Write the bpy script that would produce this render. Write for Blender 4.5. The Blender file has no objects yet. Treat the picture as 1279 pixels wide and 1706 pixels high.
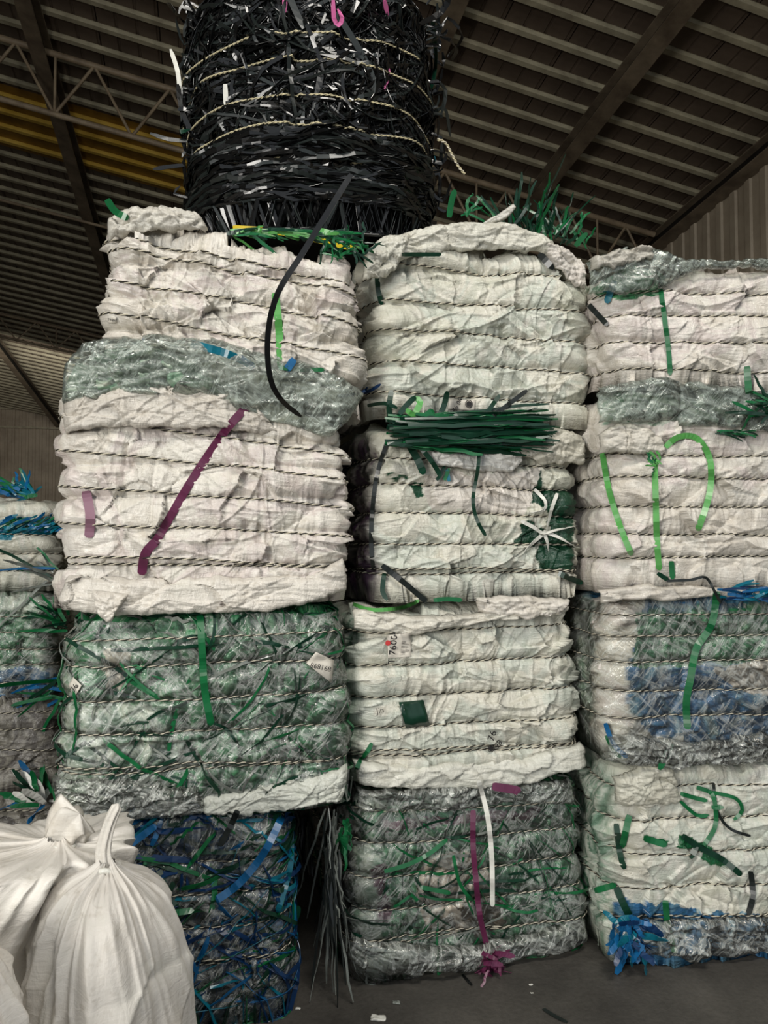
import bpy, math, random
import numpy as np
from mathutils import Vector, Matrix
from mathutils.bvhtree import BVHTree

# ------------------------------------------------------------------ camera, world, lights
scn = bpy.context.scene
C = scn.collection
W_, H_ = 1279.0, 1706.0
F_ = 1706 * 26 / 36.0
PITCH = math.atan(47 / F_)
CAMZ = 1.5
cam_d = bpy.data.cameras.new('camera'); cam = bpy.data.objects.new('camera', cam_d); C.objects.link(cam)
cam_d.sensor_fit = 'VERTICAL'; cam_d.sensor_height = 36; cam_d.sensor_width = 36; cam_d.lens = 26
cam_d.clip_start = 0.05; cam_d.clip_end = 200
cam.location = (0, 0, CAMZ); cam.rotation_euler = (math.pi / 2 + PITCH, 0, 0)
scn.camera = cam

scn.view_settings.view_transform = 'Standard'
scn.view_settings.look = 'None'
scn.view_settings.gamma = 1
scn.view_settings.use_curve_mapping = False
scn.view_settings.exposure = 0.15

world = bpy.data.worlds.new('world'); scn.world = world; world.use_nodes = True
wn = world.node_tree.nodes; wn['Background'].inputs[0].default_value = (0.86, 0.93, 1.0, 1)
wn['Background'].inputs[1].default_value = 0.6

def area(name, loc, target, sx, sy, power, col=(1, 1, 1)):
    l = bpy.data.lights.new(name, 'AREA'); l.shape = 'RECTANGLE'; l.size = sx; l.size_y = sy
    l.energy = power; l.color = col
    o = bpy.data.objects.new(name, l); C.objects.link(o); o.location = loc
    d = Vector(target) - Vector(loc); o.rotation_euler = d.to_track_quat('-Z', 'Y').to_euler()
    return o
# daylight coming in through the big open doorway behind and left of the photographer, and through a roof light overhead
area('doorway_daylight', (-3.4, -3.6, 2.5), (0.1, 2.6, 1.4), 1.9, 2.4, 300, (1.0, 0.965, 0.90))
area('back_wall_fill', (-13.0, 26.0, 7.0), (-17.0, 36.0, 3.0), 6.0, 2.0, 170, (1.0, 0.96, 0.9))  # fill lamp added to brighten the far back wall
area('rooflight_daylight', (1.6, -0.6, 6.6), (0.2, 2.4, 1.4), 2.4, 1.0, 200, (1.0, 0.95, 0.87))

# ------------------------------------------------------------------ helpers
CP, SP = math.cos(PITCH), math.sin(PITCH)
def ray(px, py):
    a = (px - 639.5) / F_; b = (853 - py) / F_
    return np.array([a, CP - b * SP, SP + b * CP])
def proj(pts):
    d = pts - np.array([0, 0, CAMZ])
    f = d[..., 1] * CP + d[..., 2] * SP; up = -d[..., 1] * SP + d[..., 2] * CP
    f = np.maximum(f, 1e-3)
    return 639.5 + F_ * d[..., 0] / f, 853 - F_ * up / f
CAM = np.array([0, 0, CAMZ])
def lin(r, g=None, b=None):
    if g is None: r, g, b = r
    f = lambda c: (c / 255 / 12.92) if c / 255 <= .04045 else ((c / 255 + .055) / 1.055) ** 2.4
    return (f(r), f(g), f(b))

_T = {}
def tab(seed):
    if seed not in _T:
        _T[seed] = np.random.RandomState(seed * 7 + 13).uniform(-1, 1, (256, 256))
    return _T[seed]
def vn(x, y, seed=0):
    T = tab(seed % 40)
    x = np.asarray(x, float) + (seed // 40) * 17.3; y = np.asarray(y, float) + (seed % 97) * 3.7
    xi = np.floor(x).astype(int); yi = np.floor(y).astype(int)
    fx = x - xi; fy = y - yi
    fx = fx * fx * fx * (fx * (fx * 6 - 15) + 10); fy = fy * fy * fy * (fy * (fy * 6 - 15) + 10)
    a = T[xi & 255, yi & 255]; b = T[(xi + 1) & 255, yi & 255]
    c = T[xi & 255, (yi + 1) & 255]; d = T[(xi + 1) & 255, (yi + 1) & 255]
    return (a * (1 - fx) + b * fx) * (1 - fy) + (c * (1 - fx) + d * fx) * fy
def fbm(x, y, seed=0, oct=4):
    s = 0; a = 1; n = 0
    for i in range(oct):
        s = s + a * vn(x * 2 ** i, y * 2 ** i, seed + i * 3); n += a; a *= .5
    return s / n
def ridge(x, y, seed=0, oct=3):
    s = 0; a = 1; n = 0
    for i in range(oct):
        s = s + a * (1 - np.abs(vn(x * 2 ** i, y * 2 ** i, seed + i * 3)) * 2.2); n += a; a *= .5
    return s / n
def sstep(a, b, x):
    t = np.clip((x - a) / (b - a), 0, 1); return t * t * (3 - 2 * t)

def tag(o, label=None, cat=None, group=None, kind=None):
    if label: o['label'] = label
    if cat: o['category'] = cat
    if group: o['group'] = group
    if kind: o['kind'] = kind
    return o
def empty(name, loc):
    o = bpy.data.objects.new(name, None); C.objects.link(o); o.location = tuple(float(v) for v in loc); o.empty_display_size = .1
    return o
def link(name, me, parent=None, loc=(0, 0, 0)):
    o = bpy.data.objects.new(name, me); C.objects.link(o)
    if parent is not None: o.parent = parent
    else: o.location = loc
    return o
def np_mesh(name, V, Q, mats, smooth=True, col=None, matidx=None, uv=None):
    V = np.asarray(V, np.float32).reshape(-1, 3); Q = np.asarray(Q, np.int32)
    k = Q.shape[1]
    me = bpy.data.meshes.new(name)
    me.vertices.add(len(V)); me.vertices.foreach_set('co', V.ravel())
    me.loops.add(Q.size); me.loops.foreach_set('vertex_index', Q.ravel())
    me.polygons.add(len(Q)); me.polygons.foreach_set('loop_start', np.arange(0, Q.size, k, dtype=np.int32))
    me.polygons.foreach_set('loop_total', np.full(len(Q), k, np.int32))
    me.polygons.foreach_set('use_smooth', np.full(len(Q), smooth, bool))
    if matidx is not None: me.polygons.foreach_set('material_index', np.asarray(matidx, np.int32))
    me.update(calc_edges=True)
    for m in (mats if isinstance(mats, (list, tuple)) else [mats]): me.materials.append(m)
    if col is not None:
        a = me.color_attributes.new('Col', 'FLOAT_COLOR', 'POINT')
        cc = np.ones((len(V), 4), np.float32); cc[:, :3] = col.reshape(-1, 3)
        a.data.foreach_set('color', cc.ravel())
    if uv is not None:
        a = me.attributes.new('flow', 'FLOAT_VECTOR', 'POINT')
        u = np.zeros((len(V), 3), np.float32); u[:, :2] = uv.reshape(-1, 2)
        a.data.foreach_set('vector', u.ravel())
    return me
def gridq(nr, nc, closed=False):
    i = np.arange(nr - 1)[:, None]; j = np.arange(nc if closed else nc - 1)[None, :]
    j2 = (j + 1) % nc
    return np.stack([i * nc + j, i * nc + j2, (i + 1) * nc + j2, (i + 1) * nc + j], -1).reshape(-1, 4)

# ------------------------------------------------------------------ materials
def newmat(name):
    m = bpy.data.materials.new(name); m.use_nodes = True
    nt = m.node_tree; return m, nt, nt.nodes['Principled BSDF']
def setp(b, **k):
    for n, v in k.items():
        n = {'rough': 'Roughness', 'metal': 'Metallic', 'spec': 'Specular IOR Level', 'coat': 'Coat Weight', 'sss': 'Subsurface Weight', 'color': 'Base Color', 'alpha': 'Alpha'}[n]
        b.inputs[n].default_value = (*v, 1) if n == 'Base Color' else v
def noise_node(nt, scale, detail=4, rough=.6, vec=None, dist=0):
    n = nt.nodes.new('ShaderNodeTexNoise'); n.inputs['Scale'].default_value = scale; n.inputs['Detail'].default_value = detail
    n.inputs['Roughness'].default_value = rough; n.inputs['Distortion'].default_value = dist
    if vec: nt.links.new(vec, n.inputs['Vector'])
    return n
def attr(nt, name):
    a = nt.nodes.new('ShaderNodeAttribute'); a.attribute_name = name; return a
def mapping(nt, src, scale):
    m = nt.nodes.new('ShaderNodeMapping'); m.inputs['Scale'].default_value = scale; nt.links.new(src, m.inputs['Vector']); return m.outputs[0]
def mixc(nt, mode, fac, a, b):
    m = nt.nodes.new('ShaderNodeMix'); m.data_type = 'RGBA'; m.blend_type = mode
    for sock, v in ((m.inputs[0], fac), (m.inputs[6], a), (m.inputs[7], b)):
        if hasattr(v, 'links') or isinstance(v, bpy.types.NodeSocket): nt.links.new(v, sock)
        else: sock.default_value = v if isinstance(v, (int, float)) else (*v, 1)
    return m.outputs[2]
def ramp(nt, src, stops):
    r = nt.nodes.new('ShaderNodeValToRGB'); cr = r.color_ramp
    while len(cr.elements) < len(stops): cr.elements.new(.5)
    for e, (p, c) in zip(cr.elements, stops):
        e.position = p; e.color = (*c, 1) if len(c) == 3 else c
    nt.links.new(src, r.inputs[0]); return r.outputs[0]
def bump(nt, b, src, strength, dist):
    bm = nt.nodes.new('ShaderNodeBump'); bm.inputs['Strength'].default_value = strength; bm.inputs['Distance'].default_value = dist
    nt.links.new(src, bm.inputs['Height']); nt.links.new(bm.outputs[0], b.inputs['Normal']); return bm
def coord(nt):
    return nt.nodes.new('ShaderNodeTexCoord').outputs['Object']

def mat_sheet(name, rough=.42, bumps=.5):
    """creased plastic sheet / woven sack, colour from the Col attribute"""
    m, nt, b = newmat(name)
    ca = attr(nt, 'Col'); fl = attr(nt, 'flow')
    oc = coord(nt)
    n1 = noise_node(nt, 9, 5, .6, oc, .6)
    tint = ramp(nt, n1.outputs[0], [(.3, (.86, .84, .80)), (.5, (1, 1, 1)), (.72, (.93, .95, .93))])
    c = mixc(nt, 'MULTIPLY', .8, ca.outputs['Color'], tint)
    n3 = noise_node(nt, 42, 3, .6, oc, 0)
    dirt = ramp(nt, n3.outputs[0], [(.28, (.66, .63, .58)), (.42, (1, 1, 1)), (1, (1, 1, 1))])
    c = mixc(nt, 'MULTIPLY', .45, c, dirt)
    nt.links.new(c, b.inputs['Base Color'])
    setp(b, rough=rough, spec=.6)
    n2 = noise_node(nt, 1, 5, .62, mapping(nt, fl.outputs['Vector'], (46, 20, 1)), 2.2)
    n4 = noise_node(nt, 1, 3, .6, mapping(nt, fl.outputs['Vector'], (14, 70, 1)), 1.0)
    ad = nt.nodes.new('ShaderNodeMath'); ad.operation = 'ADD'
    nt.links.new(n2.outputs[0], ad.inputs[0]); nt.links.new(n4.outputs[0], ad.inputs[1])
    bump(nt, b, ad.outputs[0], bumps, .008)
    return m
SHEET = mat_sheet('creased_white_sheet', .27, .6)
CORE = mat_sheet('pressed_film_and_straps', .28, .35)

def mat_film(name, base=(.90, .93, .87), lo=.03, hi=.42, rough=.3, scale=(3, 11, 1), gloss=.09):
    """clear plastic film: mostly see-through, whitened along its creases, with a glossy skin"""
    m, nt, b = newmat(name)
    fl = attr(nt, 'flow'); L = nt.links
    rot = nt.nodes.new('ShaderNodeMapping'); rot.inputs['Rotation'].default_value = (0, 0, .5); L.new(fl.outputs['Vector'], rot.inputs['Vector'])
    n = noise_node(nt, 1, 6, .62, mapping(nt, rot.outputs[0], scale), 3.0)
    n3 = noise_node(nt, 1, 5, .65, mapping(nt, fl.outputs['Vector'], (10, 3.5, 1)), 2.5)
    n2 = noise_node(nt, 1, 4, .6, mapping(nt, rot.outputs[0], (scale[0] * 4, scale[1] * 3, 1)), 2.5)
    setp(b, color=base, rough=rough, spec=.5)
    bm = bump(nt, b, n2.outputs[0], .7, .008)
    rot3 = nt.nodes.new('ShaderNodeMapping'); rot3.inputs['Rotation'].default_value = (0, 0, -.9); L.new(fl.outputs['Vector'], rot3.inputs['Vector'])
    n5 = noise_node(nt, 1, 5, .6, mapping(nt, rot3.outputs[0], (2.2, 13, 1)), 4.5)
    f3 = ramp(nt, n5.outputs[0], [(.54, (0,) * 3), (.58, (1,) * 3), (.61, (.1,) * 3), (.68, (.9,) * 3), (.72, (.2,) * 3)])
    f1 = ramp(nt, n.outputs[0], [(.5, (0,) * 3), (.56, (.25,) * 3), (.59, (.7,) * 3), (.64, (.1,) * 3), (.8, (.35,) * 3)])
    f2 = ramp(nt, n3.outputs[0], [(.54, (0,) * 3), (.58, (.5,) * 3), (.62, (.05,) * 3), (.78, (.4,) * 3)])
    mxx = nt.nodes.new('ShaderNodeMath'); mxx.operation = 'MAXIMUM'; L.new(f1, mxx.inputs[0]); L.new(f2, mxx.inputs[1])
    mx3 = nt.nodes.new('ShaderNodeMath'); mx3.operation = 'MAXIMUM'; L.new(mxx.outputs[0], mx3.inputs[0]); L.new(f3, mx3.inputs[1]); mxx = mx3
    mr = nt.nodes.new('ShaderNodeMapRange'); mr.inputs['To Min'].default_value = lo; mr.inputs['To Max'].default_value = hi; L.new(mxx.outputs[0], mr.inputs['Value'])
    tr = nt.nodes.new('ShaderNodeBsdfTransparent'); tr.inputs[0].default_value = (*[.6 + .4 * c for c in base], 1)
    mx = nt.nodes.new('ShaderNodeMixShader')
    L.new(mr.outputs[0], mx.inputs[0]); L.new(tr.outputs[0], mx.inputs[1]); L.new(b.outputs[0], mx.inputs[2])
    gl = nt.nodes.new('ShaderNodeBsdfGlossy'); gl.inputs['Roughness'].default_value = gloss; L.new(bm.outputs[0], gl.inputs['Normal'])
    fr = nt.nodes.new('ShaderNodeFresnel'); fr.inputs['IOR'].default_value = 1.5; L.new(bm.outputs[0], fr.inputs['Normal'])
    m2 = nt.nodes.new('ShaderNodeMixShader'); L.new(fr.outputs[0], m2.inputs[0]); L.new(mx.outputs[0], m2.inputs[1]); L.new(gl.outputs[0], m2.inputs[2])
    L.new(m2.outputs[0], nt.nodes['Material Output'].inputs['Surface'])
    return m
FILM = mat_film('clear_film')
FILMG = mat_film('greenish_film', (.62, .70, .62), .10, .50)

def mat_plain(name, color, rough=.4, spec=.5, metal=0, nscale=0, namp=.25, bmp=0):
    m, nt, b = newmat(name); setp(b, color=color, rough=rough, spec=spec, metal=metal)
    if nscale:
        n = noise_node(nt, nscale, 5, .6, coord(nt))
        t = ramp(nt, n.outputs[0], [(.3, (1 - namp * 2,) * 3), (.6, (1, 1, 1))])
        nt.links.new(mixc(nt, 'MULTIPLY', 1.0, color, t), b.inputs['Base Color'])
        if bmp: bump(nt, b, n.outputs[0], bmp, .01)
    return m
ROPE_L = mat_plain('rope_pale_strand', lin(205, 198, 178), .7, .3, 0, 60, .2)
ROPE_Y = mat_plain('rope_straw_strand', lin(206, 196, 160), .7, .3, 0, 60, .2)
ROPE_D = mat_plain('rope_dark_strand', lin(44, 42, 36), .7, .3)
BLACK = mat_plain('black_strap_plastic', (.004, .0043, .0045), .2, .5)
BLACK2 = mat_plain('dark_grey_strap_plastic', (.012, .016, .015), .3, .5)
BLACKCORE = mat_plain('compressed_black_straps', (.003, .003, .003), .6, .3)
GREEN = mat_plain('green_strap_plastic', lin(16, 98, 54), .3, .5, 0, 25, .15)
DGREEN = mat_plain('dark_green_strap_plastic', lin(12, 52, 36), .3, .5, 0, 25, .15)
BGREEN = mat_plain('bright_green_strap_plastic', lin(84, 156, 78), .3, .5, 0, 25, .1)
TEAL = mat_plain('teal_strap_plastic', lin(8, 104, 124), .3, .5, 0, 25, .15)
BLUE = mat_plain('blue_strap_plastic', lin(18, 92, 142), .3, .5, 0, 25, .15)
DBLUE = mat_plain('dark_blue_strap_plastic', lin(12, 48, 88), .3, .5, 0, 25, .15)
PURPLE = mat_plain('purple_tape_plastic', lin(92, 34, 66), .35, .5, 0, 25, .1)
PINK = mat_plain('pink_strap_plastic', lin(215, 110, 165), .35, .5)
YELLOW = mat_plain('yellow_strap_plastic', lin(215, 190, 40), .35, .5)
WHITE = mat_plain('white_strip_plastic', lin(215, 214, 205), .35, .5, 0, 18, .1)
GREY = mat_plain('grey_film_strip', lin(130, 135, 128), .25, .6, 0, 18, .2)
PAPER = mat_plain('label_paper', lin(206, 200, 188), .5, .4, 0, 30, .08)
INK = mat_plain('label_ink', lin(40, 38, 38), .6, .3)
REDINK = mat_plain('label_red_ink', lin(190, 60, 60), .6, .3)

# ------------------------------------------------------------------ column planes (front faces of the stacks)
COLS = {'A': ((-.13, 2.42), 12), 'B': ((-.083, 2.55), 16), 'C': ((.857, 2.66), 8), 'D': ((-1.58, 3.6), 15),
        'K': ((-.16, 2.60), 14), 'G': ((-.40, 3.55), 14)}
def plane(col):
    (x, y), a = COLS[col]; a = math.radians(a)
    return np.array([x, y, 0.]), np.array([math.cos(a), math.sin(a), 0.]), np.array([math.sin(a), -math.cos(a), 0.])
def on(col, px, py, off=0.):
    p0, u, n = plane(col); p0 = p0 + n * off; d = ray(px, py)
    return CAM + d * (np.dot(p0 - CAM, n) / np.dot(d, n))

# ------------------------------------------------------------------ structure
def tobj(M, name): return None
RU = ray(6520, 2027); RU /= np.linalg.norm(RU)      # along the purlins, to the right
RV = ray(283, 1025); RV = RV - RU * np.dot(RU, RV); RV /= np.linalg.norm(RV)      # along the rafters, away
RN = np.cross(RU, RV); RN /= np.linalg.norm(RN)      # points up
if RN[2] < 0: RN = -RN
RP = CAM + ray(890, 322) * 14.0
def on_roof(px, py, drop=0):
    d = ray(px, py); p = RP - RN * drop; return CAM + d * (np.dot(p - CAM, RN) / np.dot(d, RN))
def uv_of(p): return np.dot(p - RP, RU), np.dot(p - RP, RV)
def rp(u, v, w=0): return RP + RU * u + RV * v + RN * w
def box_uvw(name, u0, u1, v0, v1, w0, w1, m, parent=None):
    V = [rp(u, v, w) for u in (u0, u1) for v in (v0, v1) for w in (w0, w1)]
    Q = [(0, 1, 3, 2), (4, 6, 7, 5), (0, 4, 5, 1), (2, 3, 7, 6), (0, 2, 6, 4), (1, 5, 7, 3)]
    return link(name, np_mesh(name, V, Q, m, False), parent)
def beam_mesh(name, p, q, profile_polys, side, upv, m):
    """profile_polys: list of boxes (a0,a1,b0,b1) in side/up axes swept from p to q"""
    V = []; Q = []
    for a0, a1, b0, b1 in profile_polys:
        k = len(V)
        for e in (p, q):
            for a, b in ((a0, b0), (a1, b0), (a1, b1), (a0, b1)): V.append(e + side * a + upv * b)
        Q += [(k, k + 1, k + 2, k + 3), (k + 7, k + 6, k + 5, k + 4)]
        for i in range(4):
            j = (i + 1) % 4; Q.append((k + i, k + 4 + i, k + 4 + j, k + j))
    return np_mesh(name, V, Q, m, False)
def tube_mesh(name, pts, r, m, n=8):
    pts = np.asarray(pts, float); V = []
    for i, p in enumerate(pts):
        t = pts[min(i + 1, len(pts) - 1)] - pts[max(i - 1, 0)]; t /= np.linalg.norm(t) + 1e-9
        a = np.cross(t, [0, 0, 1.]); 
        if np.linalg.norm(a) < 1e-3: a = np.array([1., 0, 0])
        a /= np.linalg.norm(a); b = np.cross(a, t)
        for k in range(n):
            w = 2 * math.pi * k / n; V.append(p + r * (a * math.cos(w) + b * math.sin(w)))
    return np_mesh(name, V, gridq(len(pts), n, True), m, True)

def mat_metal(name, c1, c2, scale=4, rough=.5, stretch=(1, 1, 1), dist=0):
    m, nt, b = newmat(name); setp(b, rough=rough, spec=.4)
    n = noise_node(nt, scale, 6, .65, mapping(nt, coord(nt), stretch), dist)
    nt.links.new(ramp(nt, n.outputs[0], [(.35, c1), (.65, c2)]), b.inputs['Base Color'])
    bump(nt, b, n.outputs[0], .15, .01); return m
ROOF = mat_metal('brown_roof_sheet', lin(84, 72, 62), lin(104, 90, 78), 1.5, .45, (1, 1, 1))
PURL = mat_metal('galvanised_purlin', lin(150, 142, 120), lin(196, 188, 160), 2.5, .5)
RAFT = mat_metal('painted_rafter_steel', lin(92, 80, 66), lin(134, 120, 100), 2.0, .45)
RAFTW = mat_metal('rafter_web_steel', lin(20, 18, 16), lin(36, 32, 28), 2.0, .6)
TRUS = mat_metal('truss_steel', lin(120, 104, 84), lin(160, 142, 116), 3, .5)
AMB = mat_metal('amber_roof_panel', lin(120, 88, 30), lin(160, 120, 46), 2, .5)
AMBP = mat_metal('amber_lit_purlin', lin(200, 160, 60), lin(225, 190, 90), 2, .5)  # amber light around the panel strip put into the purlin colour
CLAD = mat_metal('wall_cladding', lin(160, 146, 126), lin(186, 172, 150), 1.2, .5)
CONC, nt, b = newmat('dusty_concrete_floor')
n = noise_node(nt, 2.5, 8, .65, coord(nt), .3); n2 = noise_node(nt, 60, 4, .6, coord(nt))
cc = ramp(nt, n.outputs[0], [(.3, lin(60, 57, 53)), (.55, lin(78, 75, 70)), (.75, lin(94, 90, 84))])
cc = mixc(nt, 'MULTIPLY', .6, cc, ramp(nt, n2.outputs[0], [(.3, (.6, .6, .6)), (.6, (1, 1, 1))]))
nt.links.new(cc, b.inputs['Base Color']); setp(b, rough=.62, spec=.35); bump(nt, b, n2.outputs[0], .25, .01)

FX0, FX1, FY0, FY1 = -16, 14, -6, 24
def ground(x, y): return 0
floor = link('floor', np_mesh('floor', [(-32, -18, 0), (34, -18, 0), (34, 60, 0), (-32, 60, 0), (-32, -18, -.2), (34, -18, -.2), (34, 60, -.2), (-32, 60, -.2)],
        [(0, 1, 2, 3), (7, 6, 5, 4), (0, 4, 5, 1), (1, 5, 6, 2), (2, 6, 7, 3), (3, 7, 4, 0)], CONC, False)); tag(floor, kind='structure')

# where things meet on the roof plane
eave = on_roof(60, 697); U_eave, V_eave = uv_of(eave)
U_G = uv_of(on_roof(1118, 385))[0]            # side wall
U_L = U_eave - 4; V_N = -17
def corr_roof():
    # standing-seam sheets: shallow ribs running down the slope
    us = []; us_w = []
    u = U_L
    while u < U_G + .3:
        us += [u, u + .26, u + .28, u + .31, u + .33]; us_w += [0, 0, .03, .03, 0]; u += .33
    V = [rp(a, v, .25 + w) for v in (V_N, V_eave + .2) for a, w in zip(us, us_w)]
    V += [rp(a, v, .32 + w) for v in (V_N, V_eave + .2) for a, w in zip(us, us_w)]
    n = len(us); q = gridq(2, n)
    Q = np.concatenate([q, q + 2 * n])
    return np_mesh('ceiling', V, Q, ROOF, False)
ceil = link('ceiling', np_mesh('ceiling', [rp(a, v_, w_) for w_ in (.29, .33) for a, v_ in ((U_L, V_N), (U_G + .3, V_N), (U_G + .3, V_eave + .2), (U_L, V_eave + .2))],
    [(0, 1, 2, 3), (7, 6, 5, 4), (0, 4, 5, 1), (1, 5, 6, 2), (2, 6, 7, 3), (3, 7, 4, 0)], ROOF, False)); tag(ceil, kind='structure')
u_ = U_L; me_ = None
while u_ < U_G:      # ribbed roof sheets about a metre wide, lapped side by side
    if me_ is None:
        us = []; ww = []
        for k_ in range(3): us += [k_ * .33, k_ * .33 + .27, k_ * .33 + .285, k_ * .33 + .31, k_ * .33 + .325]; ww += [0, 0, .022, .022, 0]
        us.append(.985); ww.append(0)
        V = [RU * a + RV * v_ + RN * (.25 + w_) for v_ in (V_N, V_eave + .2) for a, w_ in zip(us, ww)]
        me_ = np_mesh('roof_sheet', V, gridq(2, len(us)), ROOF, False)
    o_ = bpy.data.objects.new('roof_sheet', me_); C.objects.link(o_); o_.parent = ceil; o_.location = tuple(rp(u_, 0, 0)); u_ += 1.0
# purlins (C sections), each its own part
amb0 = uv_of(on_roof(40, 182))[1]; amb1 = uv_of(on_roof(40, 262))[1]
amb0, amb1 = min(amb0, amb1), max(amb0, amb1)
v = V_N + .2; k = 0
dv = abs(uv_of(on_roof(890 + 245 / 1.107, 65))[1] - uv_of(on_roof(890 + 35 / 1.107, 275))[1]) / 6
while v < V_eave:
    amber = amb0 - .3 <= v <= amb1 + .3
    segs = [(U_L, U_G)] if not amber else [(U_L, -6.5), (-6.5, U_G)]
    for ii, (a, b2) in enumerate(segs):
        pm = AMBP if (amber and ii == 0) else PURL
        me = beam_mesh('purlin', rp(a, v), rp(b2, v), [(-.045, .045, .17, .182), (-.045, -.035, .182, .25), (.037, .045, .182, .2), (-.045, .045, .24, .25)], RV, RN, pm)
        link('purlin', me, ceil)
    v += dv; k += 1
sk = box_uvw('roof_panel', U_L, -6.5, amb0 - .2, amb1 + .2, .2495, .2499, AMB, ceil); sk.name = 'roof_panel'; sk['label'] = 'amber coloured roof panel strip'
# rafters (I beams running down the slope)
UR = [U_G - .1, 0.0, uv_of(on_roof(748, 25))[0], uv_of(on_roof(92, 150))[0], uv_of(on_roof(20, 600))[0]]
for i, u in enumerate(UR):
    w = .13
    hb = .30
    me = beam_mesh('rafter', rp(u, V_N, -hb + .06), rp(u, V_eave, -hb + .06),
        [(-w, w, 0, .025), (-w, w, hb - .025, hb)], RU, RN, RAFT)
    r = link('rafter', me, ceil)
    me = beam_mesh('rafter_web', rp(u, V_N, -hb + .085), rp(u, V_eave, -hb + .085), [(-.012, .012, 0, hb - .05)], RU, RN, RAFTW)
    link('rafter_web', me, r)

def truss(vv, drop, u0, u1, label, top=-.05, pitch=1.25, r=.055):
    root = empty('roof_truss', rp((u0 + u1) / 2, vv, top)); tag(root, label, 'truss', kind=None)
    L = np.array(root.location)
    up = np.array([0, 0, 1.])
    T = lambda u: rp(u, vv, top) - L; B = lambda u: rp(u, vv, top) - up * drop - L
    link('top_chord', tube_mesh('top_chord', [T(u0), T(u1)], r, TRUS), root)
    link('bottom_chord', tube_mesh('bottom_chord', [B(u0), B(u1)], r * .9, TRUS), root)
    u = u0; i = 0
    while u + pitch <= u1:
        link('brace', tube_mesh('brace', [B(u), T(u + pitch / 2)], r * .5, TRUS, 6), root)
        link('brace', tube_mesh('brace', [T(u + pitch / 2), B(u + pitch)], r * .5, TRUS, 6), root)
        if i % 2 == 0: link('brace', tube_mesh('brace', [T(u), B(u)], r * .45, TRUS, 6), root)
        u += pitch; i += 1
v1 = uv_of(on_roof(890, 327))[1]
truss(v1, 1.02, U_L + .3, U_G - .25, 'nearest tubular steel lattice truss crossing under the roof, running behind the black bale')
v2 = uv_of(on_roof(50, 532))[1]
truss(v2, .75, U_L + .3, U_G - .25, 'farther steel lattice truss seen at the left edge beside the green-topped bale', r=.05)
# thin tie pipe
pa = on_roof(0, 333, .3); ua, va = uv_of(pa)
tie = link('tie_pipe', tube_mesh('tie_pipe', [rp(U_L + .3, va, -.3), rp(U_G - .3, va, -.3)], .035, TRUS), ceil)

# walls: corrugated cladding
def clad(name, A, Bp, top_fn, pitch=.33):
    """flat backing with metre-wide ribbed cladding sheets, each a part"""
    A = np.array(A, float); Bp = np.array(Bp, float); L = np.linalg.norm((Bp - A)[:2]); d = (Bp - A) / L; nrm = np.array([d[1], -d[0], 0])
    def pt(x, w, top):
        p = A + d * x + nrm * w; p[2] = top_fn(p) if top else 0; return p
    V = [pt(0, -.05, 0), pt(L, -.05, 0), pt(L, -.05, 1), pt(0, -.05, 1), pt(0, -.09, 0), pt(L, -.09, 0), pt(L, -.09, 1), pt(0, -.09, 1)]
    o = link(name, np_mesh(name, V, [(0, 1, 2, 3), (7, 6, 5, 4), (0, 4, 5, 1), (1, 5, 6, 2), (2, 6, 7, 3), (3, 7, 4, 0)], CLAD, False)); tag(o, kind='structure')
    x0 = 0
    while x0 < L - .05:
        xs = []; ws = []
        for k in range(3): b_ = x0 + k * pitch; xs += [b_, b_ + pitch * .45, b_ + pitch * .52, b_ + pitch * .86, b_ + pitch * .93]; ws += [0, 0, .035, .035, 0]
        xs.append(x0 + 3 * pitch - .004); ws.append(0); xs = [min(x_, L) for x_ in xs]
        V = [pt(x_, w_ , t_) for t_ in (0, 1) for x_, w_ in zip(xs, ws)]
        link('cladding_sheet', np_mesh('cladding_sheet', V, gridq(2, len(xs)), CLAD, False), o); x0 += 3 * pitch
    return o
def roof_z(p):
    # z of roof plane at xy
    return (np.dot(RP, RN) + .25 * 1 - p[0] * RN[0] - p[1] * RN[1]) / RN[2]
e0 = rp(U_L, V_eave); e1 = rp(U_G, V_eave)
back_wall = clad('wall_back', (e0[0], e0[1], 0), (e1[0], e1[1], 0), roof_z)
g0 = rp(U_G, V_eave); g1 = rp(U_G, V_N)
right_wall = clad('wall_right', (g0[0], g0[1], 0), (g1[0], g1[1], 0), roof_z, .36)
l0 = rp(U_L, V_N); l1 = rp(U_L, V_eave)
left_wall = clad('wall_left', (l0[0], l0[1], 0), (l1[0], l1[1], 0), roof_z, .36)
# horizontal girt rails on the back wall
dw = (e1 - e0); dw[2] = 0; Lw = np.linalg.norm(dw); dw /= Lw; nw = np.array([dw[1], -dw[0], 0])
for zz in (1.6, 3.2, roof_z(e0) - .55, roof_z(e0) - 1.5):
    a = np.array([e0[0], e0[1], zz]) + nw * .12; b2 = np.array([e1[0], e1[1], zz]) + nw * .12
    link('girt_rail', beam_mesh('girt_rail', a, b2, [(-.03, .03, -.05, .05)], nw, np.array([0, 0, 1.]), PURL), back_wall)

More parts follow.
